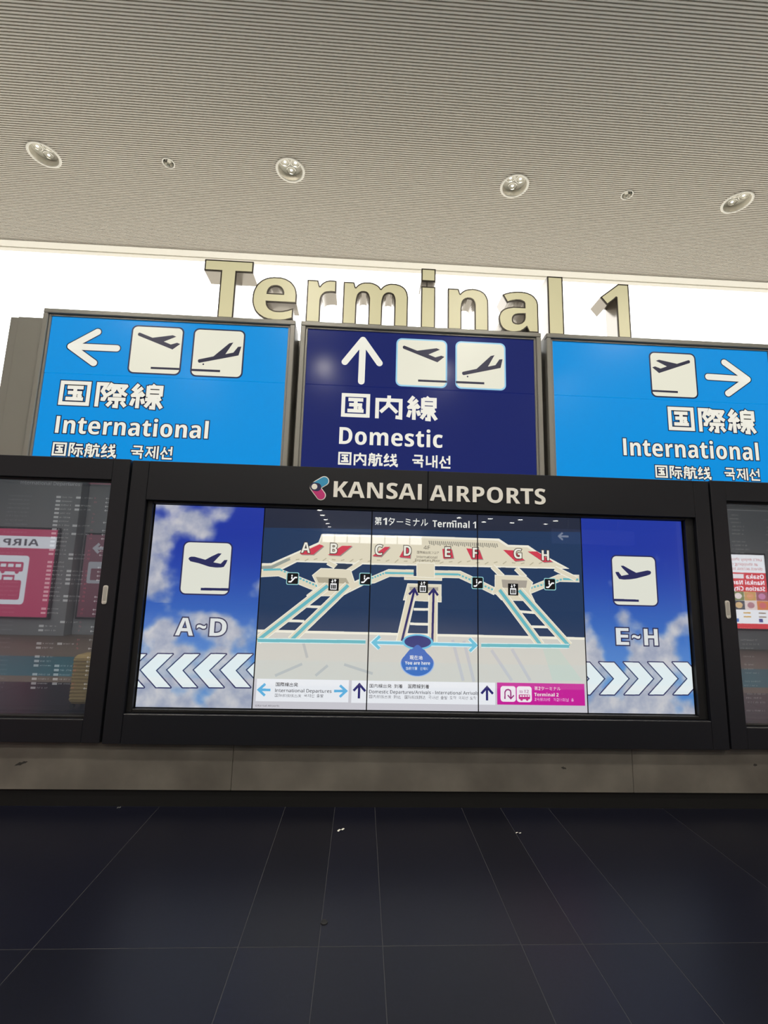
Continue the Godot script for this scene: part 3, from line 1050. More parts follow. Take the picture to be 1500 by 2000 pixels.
func draw_map(c: Canvas) -> void:
	var sea := c8(36, 58, 92)
	var land := c8(222, 214, 190)
	var edge := c8(238, 234, 218)
	var cyan := c8(104, 182, 192)
	var red := c8(206, 62, 82)
	var navy := c8(44, 40, 100)
	c.img.fill(sea)
	var poly := func(l: Array, col: Color): c.shape([px_list(l)], col)
	var stroke := func(l: Array, w: float, col: Color): c.shape(line(Array(px_list(l)), w * 0.00378 / 2, Geometry2D.END_BUTT, Geometry2D.JOIN_MITER), col)
	# upper part of the drawing in a darker tone
	poly.call([480, 960, 1200, 990, 1200, 1040, 480, 1030], c8(38, 44, 62))
	# land in front with its pale border
	poly.call([480, 1229, 1180, 1246, 1180, 1420, 480, 1420], edge)
	poly.call([480, 1234, 1180, 1251, 1180, 1420, 480, 1420], c8(206, 204, 196))
	poly.call([480, 1326, 1180, 1338, 1180, 1420, 480, 1420], c8(200, 199, 206))
	# faint carriageways drawn on the land
	for l in [[537, 1320, 590, 1297], [616, 1320, 640, 1300], [672, 1298, 728, 1316], [600, 1285, 592, 1255]]: stroke.call(l, 5.0, c8(184, 185, 184))
	for l in [[884, 1250, 905, 1330], [906, 1252, 926, 1332], [960, 1270, 1000, 1330], [1000, 1268, 1036, 1330]]: stroke.call(l, 6.0, c8(192, 192, 196))
	poly.call([1060, 1266, 1090, 1266, 1138, 1330, 1080, 1330], c8(196, 206, 196))
	# departure floor
	poly.call([500, 1100, 529, 1100, 622, 1059, 628, 1043, 820, 1047, 975, 1052, 993, 1064, 1032, 1065, 1048, 1076, 1113, 1111, 1084, 1111, 727, 1103, 626, 1099, 580, 1098, 530, 1123, 505, 1124], edge)
	poly.call([502, 1103, 530, 1103, 624, 1062, 630, 1047, 820, 1051, 973, 1056, 991, 1068, 1030, 1069, 1046, 1080, 1104, 1109, 1084, 1108, 727, 1100, 626, 1096, 580, 1095, 532, 1118, 505, 1119], land)
	stroke.call([505, 1109, 530, 1108, 566, 1091], 6.0, c8(150, 158, 150))
	for k in 34: stroke.call([838 + k * 4.0, 1056 + k * 0.16, 840 + k * 4.0, 1063 + k * 0.16 + (k % 3)], 2.2, c8(150, 146, 132))
	for k in 30:
		var x := 560.0 + k * 17.6
		if x < 1070: stroke.call([x, 1091 + (x - 560) * 0.018 + (k * 7 % 5), x + 7, 1089 + (x - 560) * 0.018 + (k * 3 % 4)], 2.0, c8(186, 178, 152))
	# red counters with their grey shadow side
	for l in [[585, 1081, 624, 1063, 632, 1066, 612, 1083, 590, 1083], [640, 1084, 668, 1066, 688, 1066, 664, 1085], [727, 1086, 752, 1068, 762, 1068, 744, 1087], [780, 1088, 790, 1070, 803, 1071, 801, 1090], [864, 1072, 882, 1072, 886, 1090, 866, 1091], [911, 1071, 936, 1073, 943, 1092, 921, 1092], [983, 1074, 1003, 1075, 1025, 1094, 1006, 1096], [1031, 1077, 1049, 1077, 1080, 1097, 1062, 1098]]:
		poly.call(l.map(func(v): return v + 1.6), c8(150, 140, 134))
		poly.call(l, red)
	# corridors between the halls
	for l in [[505, 1120, 545, 1118, 560, 1124, 606, 1143, 628, 1150], [680, 1150, 712, 1134, 730, 1132, 760, 1119, 808, 1120], [846, 1121, 898, 1122, 930, 1137, 968, 1156], [1034, 1153, 1066, 1140, 1092, 1129, 1132, 1130]]:
		stroke.call(l, 15.0, edge)
		stroke.call(l, 12.0, land)
	for l in [[514, 1113, 548, 1112], [1100, 1131, 1130, 1132], [752, 1119, 808, 1120], [842, 1121, 896, 1122]]: stroke.call(l, 4.0, cyan)
	for l in [[548, 1113, 622, 1146], [690, 1144, 752, 1119], [896, 1122, 972, 1156], [1024, 1152, 1100, 1131]]:
		for k in 12:
			var a := Vector2(l[0], l[1]).lerp(Vector2(l[2], l[3]), k / 12.0)
			var b := Vector2(l[0], l[1]).lerp(Vector2(l[2], l[3]), (k + 0.6) / 12.0)
			stroke.call([a.x, a.y, b.x, b.y], 3.6, cyan)
	for l in [[640, 1098, 662, 1110], [705, 1098, 680, 1114], [962, 1106, 982, 1126], [1008, 1110, 1026, 1128], [1084, 1110, 1126, 1131]]:
		stroke.call(l, 11.0, edge)
		stroke.call(l, 7.0, land)
	# lobby blocks
	for l in [[611, 1124, 627, 1111, 684, 1113, 692, 1138, 712, 1130, 716, 1137, 690, 1151, 668, 1163, 600, 1163, 622, 1146], [968, 1124, 1027, 1126, 1040, 1138, 1034, 1155, 1043, 1173, 980, 1171, 970, 1160, 962, 1157, 968, 1146], [791, 1126, 862, 1128, 862, 1133, 791, 1131], [815, 1100, 848, 1101, 848, 1128, 815, 1126], [797, 1141, 861, 1143, 861, 1175, 789, 1171]]:
		c.shape(grow([px_list(l)], 0.006), edge)
		poly.call(l, land)
	poly.call([617, 1127, 676, 1129, 682, 1140, 622, 1138], c8(176, 168, 146))
	poly.call([980, 1132, 1030, 1134, 1028, 1148, 982, 1148], c8(168, 160, 148))
	poly.call([660, 1102, 690, 1103, 676, 1112, 652, 1111], c8(48, 60, 80))
	poly.call([978, 1108, 996, 1109, 1003, 1118, 989, 1118], c8(40, 56, 84))
	poly.call([800, 1146, 856, 1147, 856, 1154, 800, 1153], c8(166, 160, 150))
	# bridges to the kerb: two rails and rungs each
	for b in [[[640, 1144, 503, 1251], [680, 1143, 568, 1251], [[599, 1184.6, 629, 1185.7], [561, 1212.5, 594, 1213.5]]], [[976, 1152, 1057, 1261], [1014, 1153, 1112, 1262], [[1016, 1194.5, 1046, 1197], [1036, 1224, 1072, 1225]]]]:
		for rl in [b[0], b[1]]: stroke.call(rl, 17.0, edge)
		for rl in b[2]: stroke.call(rl, 5.0, edge)
		for rl in [b[0], b[1]]: stroke.call(rl, 13.5, land)
		for rl in [b[0], b[1]]: stroke.call(rl, 6.5, cyan)
	for rl in [[803, 1165, 782, 1256], [846, 1165, 845, 1258]]:
		stroke.call(rl, 19.0, edge)
		stroke.call(rl, 15.0, land)
	for rl in [[808, 1190, 838, 1190.5], [801, 1218.5, 836, 1219.5]]: stroke.call(rl, 5.0, edge)
	# lines along the kerb
	for l in [[503, 1251, 714, 1254], [940, 1260.5, 1112, 1262.5]]:
		stroke.call(l, 9.0, c8(216, 234, 234))
		stroke.call(l, 6.0, cyan)
	for l in [[728, 1255, 795, 1256.5], [838, 1258, 929, 1260.5], [742, 1243, 728, 1255, 741, 1267], [917, 1247.5, 930, 1260.5, 917.5, 1272]]: stroke.call(l, 8.5, c8(216, 236, 240))
	for l in [[729, 1255, 795, 1256.5], [838, 1258, 929, 1260.5], [742, 1243, 729, 1255, 741, 1267], [917, 1247.5, 929.5, 1260.5, 917.5, 1272]]: stroke.call(l, 5.5, c8(104, 190, 216))
	# navy arrows of the middle bridge
	for l in [[785, 1252, 809.5, 1152], [799, 1161, 809.5, 1150.5, 816, 1163], [844.5, 1254, 847, 1152], [837.5, 1162, 847, 1151, 855.5, 1163]]: stroke.call(l, 4.4, navy)
	# place marks: escalators and lifts
	for p in [[571.5, 1130], [713.5, 1131], [933, 1138.5], [1074.5, 1141]]:
		var m := at(p[0], p[1])
		c.shape([rounded(Rect2(m - Vector2(0.046, 0.046), Vector2(0.092, 0.092)), 0.012)], c8(150, 208, 210))
		c.shape([rounded(Rect2(m - Vector2(0.040, 0.040), Vector2(0.080, 0.080)), 0.009)], c8(18, 18, 20))
		c.shape(line([m + Vector2(-0.026, -0.024), m + Vector2(-0.012, -0.024), m + Vector2(0.016, 0.008), m + Vector2(0.028, 0.008)], 0.0052, Geometry2D.END_ROUND, Geometry2D.JOIN_ROUND), Color.WHITE)
		c.shape(line([m + Vector2(-0.006, -0.004), m + Vector2(-0.006, 0.014)], 0.0045), Color.WHITE)
		c.shape([oval(m + Vector2(-0.006, 0.022), 0.006, 0.006, 14)], Color.WHITE)
	for p in [[651.5, 1142], [826, 1146.5], [1002.5, 1151.5]]:
		var m := at(p[0], p[1])
		c.rect(Rect2(m - Vector2(0.038, 0.044), Vector2(0.076, 0.088)), c8(18, 18, 20))
		c.rect(Rect2(m + Vector2(-0.023, -0.036), Vector2(0.046, 0.046)), Color.WHITE)
		for k in 3: c.rect(Rect2(m + Vector2(-0.0175 + k * 0.0125, -0.030), Vector2(0.0095, 0.030)), c8(18, 18, 20))
		for s in [-1.0, 1.0]:
			c.shape(line([m + Vector2(s * 0.010, 0.016), m + Vector2(s * 0.010, 0.038)], 0.0028), Color.WHITE)
			c.shape(line([m + Vector2(s * 0.010 - 0.008, 0.027 + s * 0.003), m + Vector2(s * 0.010, 0.027 + s * 0.011), m + Vector2(s * 0.010 + 0.008, 0.027 + s * 0.003)], 0.0026), Color.WHITE)
	# counter letters
	for e in [["A", 597, 1069.5], ["B", 652, 1071], ["C", 740, 1074], ["D", 796, 1075.5], ["E", 874.5, 1078], ["F", 929, 1079.5], ["G", 1011.5, 1081.5], ["H", 1065.5, 1084.5]]:
		var m := at(e[1], e[2])
		var g: Rect2 = glyph(bold, e[0]).box
		var w: float = g.size.x * 0.074 / 0.714 * 0.98
		outlined(c, latin(e[0], bold, m.x - w / 2, m.x + w / 2, m.y - 0.038, 0.076), c8(236, 234, 222), c8(70, 60, 50), 0.005)
	# writing
	var white := c8(238, 238, 230)
	c.many(brush("第1ターミナル", text_box(731, 1009.5, 837, 1028.5), 0.105), white)
	c.many(latin_px("Terminal 1", bold, 845, 1015.5, 1028.5, 930, 1032), white)
	var ink := c8(104, 98, 86)
	c.many(latin_px("4F", plain, 827.5, 1065.5, 1073, 840, 1073.3), ink)
	c.many(brush("国際線出発フロア", text_box(814, 1076, 858, 1082.5), 0.09), ink)
	c.many(latin_px("International", plain, 814, 1085, 1090, 854, 1091), ink)
	c.many(latin_px("Departure Floor", plain, 811, 1091.5, 1096.3, 860, 1097.2), ink)
	# You are here
	var rim := at(816, 1254)
	c.shape([oval(rim, 0.114, 0.056)], c8(104, 190, 222))
	c.shape([oval(rim + Vector2(0, 0.001), 0.098, 0.044)], c8(36, 46, 118))
	for s in [[0.006, c8(150, 176, 222)], [0.0, c8(56, 102, 186)]]:
		var drop := PackedVector2Array()
		var mid := at(815.3, 1294)
		for k in 60:
			var a := TAU * k / 60.0
			var top: float = maxf(0.0, sin(a))
			drop.append(mid + Vector2(cos(a) * (0.118 - 0.05 * top * top + s[0]), sin(a) * 0.094 + 0.03 * pow(top, 6) - s[0]))
		c.shape([drop], s[1])
	c.shape([px_list([801, 1268, 829, 1269, 838, 1282, 791, 1280])], c8(56, 102, 186))
	c.many(brush("現在地", text_box(800, 1280, 825.5, 1289), 0.11), white)
	c.many(latin_px("You are here", bold, 791, 1291.5, 1298, 840, 1299), white)
	c.many(brush("当前位置", text_box(792, 1302.5, 815.5, 1309), 0.09), white)
	c.many(brush("현재지", text_box(820.5, 1303, 836.5, 1309.5), 0.09), white)
	# notices along the bottom
	var paper := c8(232, 235, 240)
	var dark := c8(44, 44, 50)
	var mid2 := c8(96, 96, 102)
	c.rect(rect_px([502, 1325.5, 682, 1329, 680, 1373, 499, 1369.5]), paper)
	c.rect(rect_px([687, 1329, 967.5, 1333.5, 967.5, 1377.5, 685.5, 1373]), paper)
	var blue := c8(96, 176, 222)
	for l in [[505, 1347.5, 528, 1348], [518, 1336, 505, 1347.5, 517, 1359], [652.5, 1350, 676, 1350], [664, 1339, 676, 1350, 663.5, 1361.5]]: stroke.call(l, 4.6, blue)
	for l in [[701.5, 1337.5, 701, 1364.5], [690.5, 1349.5, 702, 1337, 713.5, 1350.5], [951.5, 1343, 951.5, 1368.5], [940.5, 1355, 951.5, 1342.5, 963, 1355.5]]: stroke.call(l, 4.4, c8(40, 36, 106))
	c.many(brush("国際線出発", text_box(538, 1333, 582, 1341.5), 0.095), dark)
	c.many(latin_px("International Departures", plain, 537, 1345.5, 1352, 647.5, 1353.5), dark)
	c.many(brush("国际航线线出发", text_box(536, 1355.5, 588.5, 1362.5), 0.07), mid2)
	c.many(brush("국제선 출발", text_box(593, 1355.5, 632, 1363), 0.07), mid2)
	c.many(brush("国内線出発・到着", text_box(721, 1336, 787, 1344.5), 0.09), dark)
	c.many(brush("国際線到着", text_box(796.5, 1336.5, 839, 1345.5), 0.09), dark)
	c.many(latin_px("Domestic Departures/Arrivals - International Arrivals", plain, 721, 1348, 1354.5, 935, 1357.5), dark)
	c.many(brush("国内航线出发・到达", text_box(720.5, 1357.5, 783, 1365), 0.07), mid2)
	c.many(brush("国际航线到达", text_box(790, 1358.5, 831.5, 1366), 0.07), mid2)
	c.many(brush("국내선 출발・도착", text_box(836, 1359, 892, 1367), 0.07), mid2)
	c.many(brush("국제선 도착", text_box(895, 1360, 931, 1367.5), 0.07), mid2)
	c.rect(rect_px([971, 1333.5, 1142, 1336, 1143, 1379, 971.5, 1376.5]), c8(196, 30, 150))
	c.shape([rounded(rect_px([978, 1340, 1007.5, 1340.5, 1008, 1371, 978, 1371]), 0.02)], c8(238, 232, 238))
	c.shape([rounded(rect_px([1009.5, 1340.5, 1039, 1341, 1039, 1372, 1009.5, 1371.5]), 0.02)], c8(238, 232, 238))
	var mag := c8(150, 40, 118)
	c.shape(line(Array(px_list([986.5, 1365.5, 986.5, 1352, 989, 1348, 993, 1347, 997, 1349, 998, 1353, 998, 1364])), 0.0045, Geometry2D.END_BUTT, Geometry2D.JOIN_ROUND), mag)
	stroke.call([992, 1358, 998, 1365, 1004, 1358.5], 2.3, mag)
	c.many(latin_px("to", plain, 1015, 1348, 1353.5, 1021, 1353.6), mag)
	c.many(latin_px("T2", plain, 1023.5, 1348, 1353.7, 1033, 1353.8), mag)
	c.shape([rounded(rect_px([1013.5, 1356.5, 1035.5, 1357, 1035.5, 1366.5, 1013.5, 1366]), 0.008)], c8(190, 50, 130))
	for k in 4: c.rect(text_box(1016 + k * 5.0, 1358, 1019.5 + k * 5.0, 1361.3), c8(238, 232, 238))
	for k in 2: c.shape([oval(at(1019.0 + k * 11.0, 1367), 0.009, 0.008, 16)], c8(190, 50, 130))
	c.many(brush("第2ターミナル", text_box(1043.5, 1341, 1096, 1349.5), 0.09), white)
	c.many(latin_px("Terminal 2", bold, 1044, 1353.5, 1360, 1091.5, 1360.7), white)
	c.many(brush("2号航站楼", text_box(1044, 1363, 1075.5, 1370), 0.07), c8(240, 200, 230))
	c.many(brush("제2터미널 홀", text_box(1081, 1363.5, 1122, 1371), 0.07), c8(240, 200, 230))
	c.many(latin_px("©Kansai Airports", plain, 498, 1376.5, 1380, 545, 1380.8), c8(110, 108, 116))


# ---------------------------------------------------------------- three lit direction signs
const SIGN_TOP := 3.77
const SIGN_FOOT := 2.388
const SEAM := 3.203

var plane_up := []
var plane_down := []

func o1(list: Array, ox: float, oy: float, k: float) -> Array:
	var o := []
	for i in range(0, list.size(), 2): o.append_array([ox + list[i] / k, oy + list[i + 1] / k])
	return o


func norm_shape(flat: Array, r: Rect2) -> PackedVector2Array:
	var out := PackedVector2Array()
	for v in px_list(flat, SIGN_Z): out.append((v - r.position) / r.size)
	return out


func in_tile(p: PackedVector2Array, r: Rect2, flip := false) -> PackedVector2Array:
	var out := PackedVector2Array()
	for v in p: out.append(r.position + r.size * Vector2(1.0 - v.x if flip else v.x, v.y))
	return out


func nose(mid: Array, tip: Array) -> Array:      # half circle round the nose of an aeroplane
	var m := Vector2(mid[0], mid[1])
	var d := Vector2(tip[0], tip[1]) - m
	var o := []
	for k in range(1, 8):
		var v := m + d.rotated(-PI / 2 + PI * k / 8.0)
		o.append_array([v.x, v.y])
	return o


func sign_box(called: String, x0: float, label: String, face: Material, part_label: String) -> Node3D:
	var s := thing(called, Vector3(x0 + 1.0, SIGN_FOOT, -0.385), label, "sign", "lit direction signs")
	var fr := mat("sign_frame", c8(146, 144, 138), 0.45, 0.2)
	var a := x0 - 0.06
	var b := x0 + 2.06
	part("housing", box_mesh(Vector3(a + 0.004, SIGN_FOOT, -0.50), Vector3(b - 0.004, SIGN_TOP - 0.004, -0.315)), fr, s)
	bars("frame_rail", [[a, SIGN_TOP - 0.042, -0.33, b, SIGN_TOP, -0.272], [a, SIGN_FOOT, -0.33, b, SIGN_FOOT + 0.035, -0.272], [a, SIGN_FOOT + 0.035, -0.33, a + 0.042, SIGN_TOP - 0.042, -0.272], [b - 0.042, SIGN_FOOT + 0.035, -0.33, b, SIGN_TOP - 0.042, -0.272]], fr, s, 0.005)
	bars("inner_lip", [[a + 0.042, SIGN_TOP - 0.06, -0.33, b - 0.042, SIGN_TOP - 0.042, -0.288], [a + 0.042, SIGN_FOOT + 0.035, -0.33, b - 0.042, SIGN_FOOT + 0.05, -0.288], [a + 0.042, SIGN_FOOT + 0.05, -0.33, a + 0.06, SIGN_TOP - 0.06, -0.288], [b - 0.06, SIGN_FOOT + 0.05, -0.33, b - 0.042, SIGN_TOP - 0.06, -0.288]], fr, s, 0.003)
	for y in [[SIGN_FOOT + 0.05, SEAM - 0.0018], [SEAM + 0.0018, SIGN_TOP - 0.06]]:
		part("face_panel", box_mesh(Vector3(x0, y[0], -0.314), Vector3(x0 + 2.0, y[1], SIGN_Z), 0.0015), face, s).set_meta("label", part_label)
	return s


func sign_print(parent: Node, called: String, shapes: Array, c: Material, edge: Material, d: float, label := "") -> MeshInstance3D:
	var p := part(called, plate(shapes, SIGN_Z + 0.0016), c, parent)
	if label: p.set_meta("label", label)
	if d > 0.0:
		var wide := []
		for s in shapes: wide.append(grow(s, d))
		part("outline", plate(wide, SIGN_Z + 0.0008), edge, p)
	return p


func pictogram(parent: Node, q: Array, shapes: Array, edge: Material, flip: bool, label: String) -> void:
	var r := rect_px(q, SIGN_Z)
	var p := part("pictogram", plate([[rounded(r.grow(-0.013), 0.04)]], SIGN_Z + 0.0016), mats["sign_tile"], parent)
	p.set_meta("label", label)
	part("border", plate([[rounded(r, 0.05)]], SIGN_Z + 0.0008), edge, p)
	for i in shapes.size():
		part(["aeroplane", "runway", "wheel"][i], plate([[in_tile(shapes[i], r, flip)]], SIGN_Z + 0.0024), mats["sign_ink"], p)


func build_signs() -> void:
	var sky_blue := lit("sign_blue_panel", c8(0, 139, 217), 1.0, 0.3, 0.22)
	var deep_blue := lit("sign_navy_panel", c8(20, 32, 96), 1.0, 0.4, 0.16)
	var white := lit("sign_white", c8(236, 234, 222), 0.95, 0.3, 0.3)
	lit("sign_tile", c8(230, 228, 210), 0.95, 0.3, 0.3)
	var ink := mat("sign_ink", c8(36, 38, 76), 0.4)
	var rimc := mat("sign_outline", c8(16, 40, 92), 0.4)
	var pale := lit("sign_pale_border", c8(150, 206, 236), 0.9, 0.3, 0.3)

	# aeroplanes read off the two tiles of the first sign
	var q1 := o1([205, 112, 1390, 165, 1300, 1255, 100, 1205], 240, 625, 11.54)
	var q2 := o1([155, 122, 1330, 180, 1250, 1265, 70, 1215], 365, 630, 11.54)
	var r1 := rect_px(q1, SIGN_Z)
	var r2 := rect_px(q2, SIGN_Z)
	var up: Array = [672, 403, 1130, 347, 1208, 380, 925, 490, 1083, 555, 1225, 517, 1295, 545, 1120, 668]
	up.append_array(nose([383, 327], [345, 312]))
	plane_up = [norm_shape(o1(up, 240, 625, 11.54), r1), norm_shape(o1([632, 1058, 1302, 1086, 1302, 1132, 628, 1106], 240, 625, 11.54), r1)]
	var dn: Array = [600, 765, 960, 470, 1050, 452, 870, 715, 1050, 680, 1155, 550, 1230, 545, 1165, 745]
	dn.append_array(nose([292, 868], [250, 876]))
	plane_down = [norm_shape(o1(dn, 365, 630, 11.54), r2), norm_shape(o1([84, 1043, 752, 1072, 748, 1122, 84, 1094], 365, 630, 11.54), r2)]
	var wheel := PackedVector2Array()
	for v in oval(at(365 + 372 / 11.54, 630 + 942 / 11.54, SIGN_Z), 0.0075, 0.0075, 16): wheel.append((v - r2.position) / r2.size)
	plane_down.append(wheel)

	var arrow := func(parent: Node, tip: Array, tail: Array, w1: Array, w2: Array, edge: float) -> void:
		var z := SIGN_Z
		var t := at(tip[0], tip[1], z)
		var hw := 0.0285
		var shapes := []
		for e in [tail, w1, w2]: shapes.append(line([t, at(e[0], e[1], z)], hw, Geometry2D.END_ROUND, Geometry2D.JOIN_ROUND))
		sign_print(parent, "arrow", shapes, white, rimc, edge)

	# left: International, two pictograms
	var a := sign_box("direction_sign", -2.71, "light blue International sign with arrow and two aeroplane pictograms", sky_blue, "light blue lit face")
	arrow.call(a, [138.5, 676.5], [228, 680.5], [191, 648.5], [183, 709], 0.0085)
	pictogram(a, q1, plane_up, rimc, false, "white tile with a climbing aeroplane")
	pictogram(a, q2, plane_down, rimc, false, "white tile with a landing aeroplane")
	sign_print(a, "lettering", brush("国際線", text_box(114.5, 742.5, 319, 800.5, SIGN_Z), 0.142), white, rimc, 0.0085, "white characters 国際線")
	sign_print(a, "lettering", latin_px("International", bold, 107, 812, 845, 405.5, 857, SIGN_Z), white, rimc, 0.0085, "white lettering International")
	sign_print(a, "lettering", brush("国际航线", text_box(102, 863, 226, 895, SIGN_Z), 0.125), white, rimc, 0.0075, "white characters 国际航线")
	sign_print(a, "lettering", brush("국제선", text_box(255, 869, 339, 898.5, SIGN_Z), 0.125), white, rimc, 0.0075, "white characters 국제선")
	glow_light(a, Rect2(-2.71, 2.44, 2.0, 1.27), -0.285, c8(90, 170, 235), 0.10)

	# middle: Domestic
	var b := sign_box("direction_sign", -0.54, "dark navy Domestic sign with upward arrow and two aeroplane pictograms", deep_blue, "navy lit face")
	arrow.call(b, [709, 664], [705.6, 745], [673.5, 707], [741, 709.5], 0.0)
	pictogram(b, o1([619, 174, 904, 187, 904, 458, 612, 443], 560, 600, 2.885), plane_up, pale, false, "white tile with a climbing aeroplane")
	pictogram(b, o1([952, 190, 1232, 205, 1236, 473, 949, 456], 560, 600, 2.885), plane_down, pale, false, "white tile with a landing aeroplane")
	sign_print(b, "lettering", brush("国内線", text_box(663, 767, 856, 823, SIGN_Z), 0.145), white, rimc, 0.0, "white characters 国内線")
	sign_print(b, "lettering", latin_px("Domestic", bold, 662, 834, 867, 864.5, 874.6, SIGN_Z), white, rimc, 0.0, "white lettering Domestic")
	sign_print(b, "lettering", brush("国内航线", text_box(659, 882, 777, 912.5, SIGN_Z), 0.13), white, rimc, 0.0, "white characters 国内航线")
	sign_print(b, "lettering", brush("국내선", text_box(803, 887, 883, 916, SIGN_Z), 0.13), white, rimc, 0.0, "white characters 국내선")
	glow_light(b, Rect2(-0.54, 2.44, 2.0, 1.27), -0.285, c8(120, 130, 200), 0.03)

	# right: International, one pictogram
	var c := sign_box("direction_sign", 1.63, "light blue International sign with one aeroplane pictogram before its arrow", sky_blue, "light blue lit face")
	arrow.call(c, [1460, 741], [1383, 736], [1414.5, 708], [1422, 768.5], 0.0085)
	pictogram(c, o1([130, 125, 1180, 185, 1268, 1205, 200, 1160], 1255, 675, 11.54), plane_up, rimc, true, "white tile with a climbing aeroplane")
	sign_print(c, "lettering", brush("国際線", text_box(1299, 793.5, 1479.5, 848.5, SIGN_Z), 0.142), white, rimc, 0.0085, "white characters 国際線")
	sign_print(c, "lettering", latin_px("International", bold, 1218, 856.5, 889.4, 1483, 899, SIGN_Z), white, rimc, 0.0085, "white lettering International")
	sign_print(c, "lettering", brush("国际航线", text_box(1277, 908, 1390, 937.5, SIGN_Z), 0.125), white, rimc, 0.0075, "white characters 国际航线")
	sign_print(c, "lettering", brush("국제선", text_box(1411.5, 912.5, 1488, 940, SIGN_Z), 0.125), white, rimc, 0.0075, "white characters 국제선")
	glow_light(c, Rect2(1.63, 2.44, 2.0, 1.27), -0.285, c8(90, 170, 235), 0.10)

	# grey end panels and the back panel that closes the gaps
	var fr: Material = mats["sign_frame"]
	var shade: Material = fr
	for k in 2:
		var e0 := -3.10 if k == 0 else 3.70
		var e := thing("end_panel", Vector3(e0 + 0.165, SIGN_FOOT, -0.42), "grey metal end panel beside the International sign with " + ["two pictograms", "one pictogram"][k], "panel", "end panels of the sign row")
		var inner := 0.075 if k == 0 else 0.0
		part("panel", box_mesh(Vector3(e0 + inner, SIGN_FOOT, -0.50), Vector3(e0 + inner + 0.254, 3.72, -0.345), 0.004), fr, e)
		part("strip", box_mesh(Vector3(e0 if k == 0 else e0 + 0.256, SIGN_FOOT, -0.50), Vector3(e0 + 0.074 if k == 0 else e0 + 0.33, 3.722, -0.36), 0.004), shade, e)
	var bp := part("back_panel", box_mesh(Vector3(-3.10, SIGN_FOOT, -0.56), Vector3(4.03, 3.71, -0.502)), shade)
	tag(bp, "long grey back panel closing the gaps behind the lit signs", "panel")
	# lifting eyes on the sign tops
	var steel := mat("eye_steel", c8(110, 106, 100), 0.4, 0.7)
	for e in [[122, "sign with the left-pointing arrow, above that arrow"], [342, "sign with the left-pointing arrow, above the landing aeroplane"], [1286, "sign with the right-pointing arrow, near the digit 1"], [1476, "sign with the right-pointing arrow, at its outer corner"]]:
		var p := at(e[0], 625, -0.40)
		var st := new_st()
		var base := Vector3(p.x, SIGN_TOP, -0.40)
		lathe(st, base, [[0.007, 0.0], [0.007, 0.012], [0.0, 0.012]], 10)
		var ring := []
		for k in 13:
			var w := TAU * k / 12.0
			ring.append([0.014 + 0.004 * cos(w), 0.004 * sin(w)])
		lathe(st, base + Vector3(0, 0.026, 0), ring, 16, 2)
		var o := part("lifting_eye", st.commit(), steel)
		tag(o, "small steel lifting eye on the " + e[1], "eye bolt", "lifting eyes on the signs")


# ---------------------------------------------------------------- Terminal 1 in channel letters
func build_letters() -> void:
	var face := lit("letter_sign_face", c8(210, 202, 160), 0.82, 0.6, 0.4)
	var trim := mat("letter_trim", c8(64, 56, 46), 0.45, 0.4)
	var metal := mat("letter_return", c8(150, 145, 138), 0.22, 0.95)
	var z := LETTER_Z
	var list := [["T", 395.5, 492, 508.5, 617], ["e", 493, 579.5, 541, 623], ["r", 598.5, 656, 546.5, 625.7], ["m", 669.5, 797, 552, 632], ["i", 822.5, 850.5, 525, 637], ["n", 874.5, 954, 563.5, 641], ["a", 974, 1051.5, 569.5, 646.6], ["l", 1070.5, 1100.5, 540.5, 650.5], ["1", 1174.7, 1230.5, 554.5, 657]]
	var names := ["capital letter T", "letter e", "letter r", "letter m", "letter i", "letter n", "letter a", "letter l", "digit 1"]
	for k in list.size():
		var e: Array = list[k]
		var ym: float = (e[3] + e[4]) / 2
		var x0 := at(e[1], ym, z).x
		var x1 := at(e[2], ym, z).x
		var top := at((e[1] + e[2]) / 2, e[3], z).y
		var g := glyph(bold, e[0])
		var foot := SIGN_TOP
		var fat := 0.0065      # the letters are heavier than the font
		var shape := []
		for p: PackedVector2Array in g.polys:
			var q := PackedVector2Array()
			for v in p: q.append(Vector2(x0 + fat + (v.x - g.box.position.x) / g.box.size.x * (x1 - x0 - 2 * fat), foot + fat + (v.y - g.box.position.y) / g.box.size.y * (top - foot - 2 * fat)))
			shape.append(q)
		shape = grow(shape, fat)
		if e[0] == "i":     # square dot over a straight stem
			shape = []
			for span in [[0.0, 0.695], [0.785, 1.0]]:
				var ya: float = lerpf(foot, top, span[0])
				var yb: float = lerpf(foot, top, span[1])
				shape.append(PackedVector2Array([Vector2(x0, ya), Vector2(x1, ya), Vector2(x1, yb), Vector2(x0, yb)]))
		var t := thing("channel_letter", Vector3((x0 + x1) / 2, foot, z - 0.09), "big beige " + names[k] + " of Terminal 1 standing on the lit signs", "letter", "channel letters of Terminal 1")
		var inner := grow(shape, -0.011)
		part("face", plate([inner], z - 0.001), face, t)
		var ring := []
		ring.append_array(shape)
		ring.append_array(inner)
		part("trim", plate([ring], z, 0.012), trim, t)
		var st := new_st()
		walls(st, shape, z - 0.19, z - 0.012)
		fill(st, shape, z - 0.19, Vector3(0, 0, -1))
		part("side_wall", st.commit(), metal, t).set_meta("label", "shiny metal side wall")
		if e[0] == "i":     # the dot rests on two pins
			var pins := new_st()
			var xm := (x0 + x1) / 2
			box(pins, Vector3(xm - 0.004, foot + (top - foot) * 0.6, z - 0.11), Vector3(xm + 0.004, foot + (top - foot) * 0.85, z - 0.10))
			part("pin", pins.commit(), trim, t)


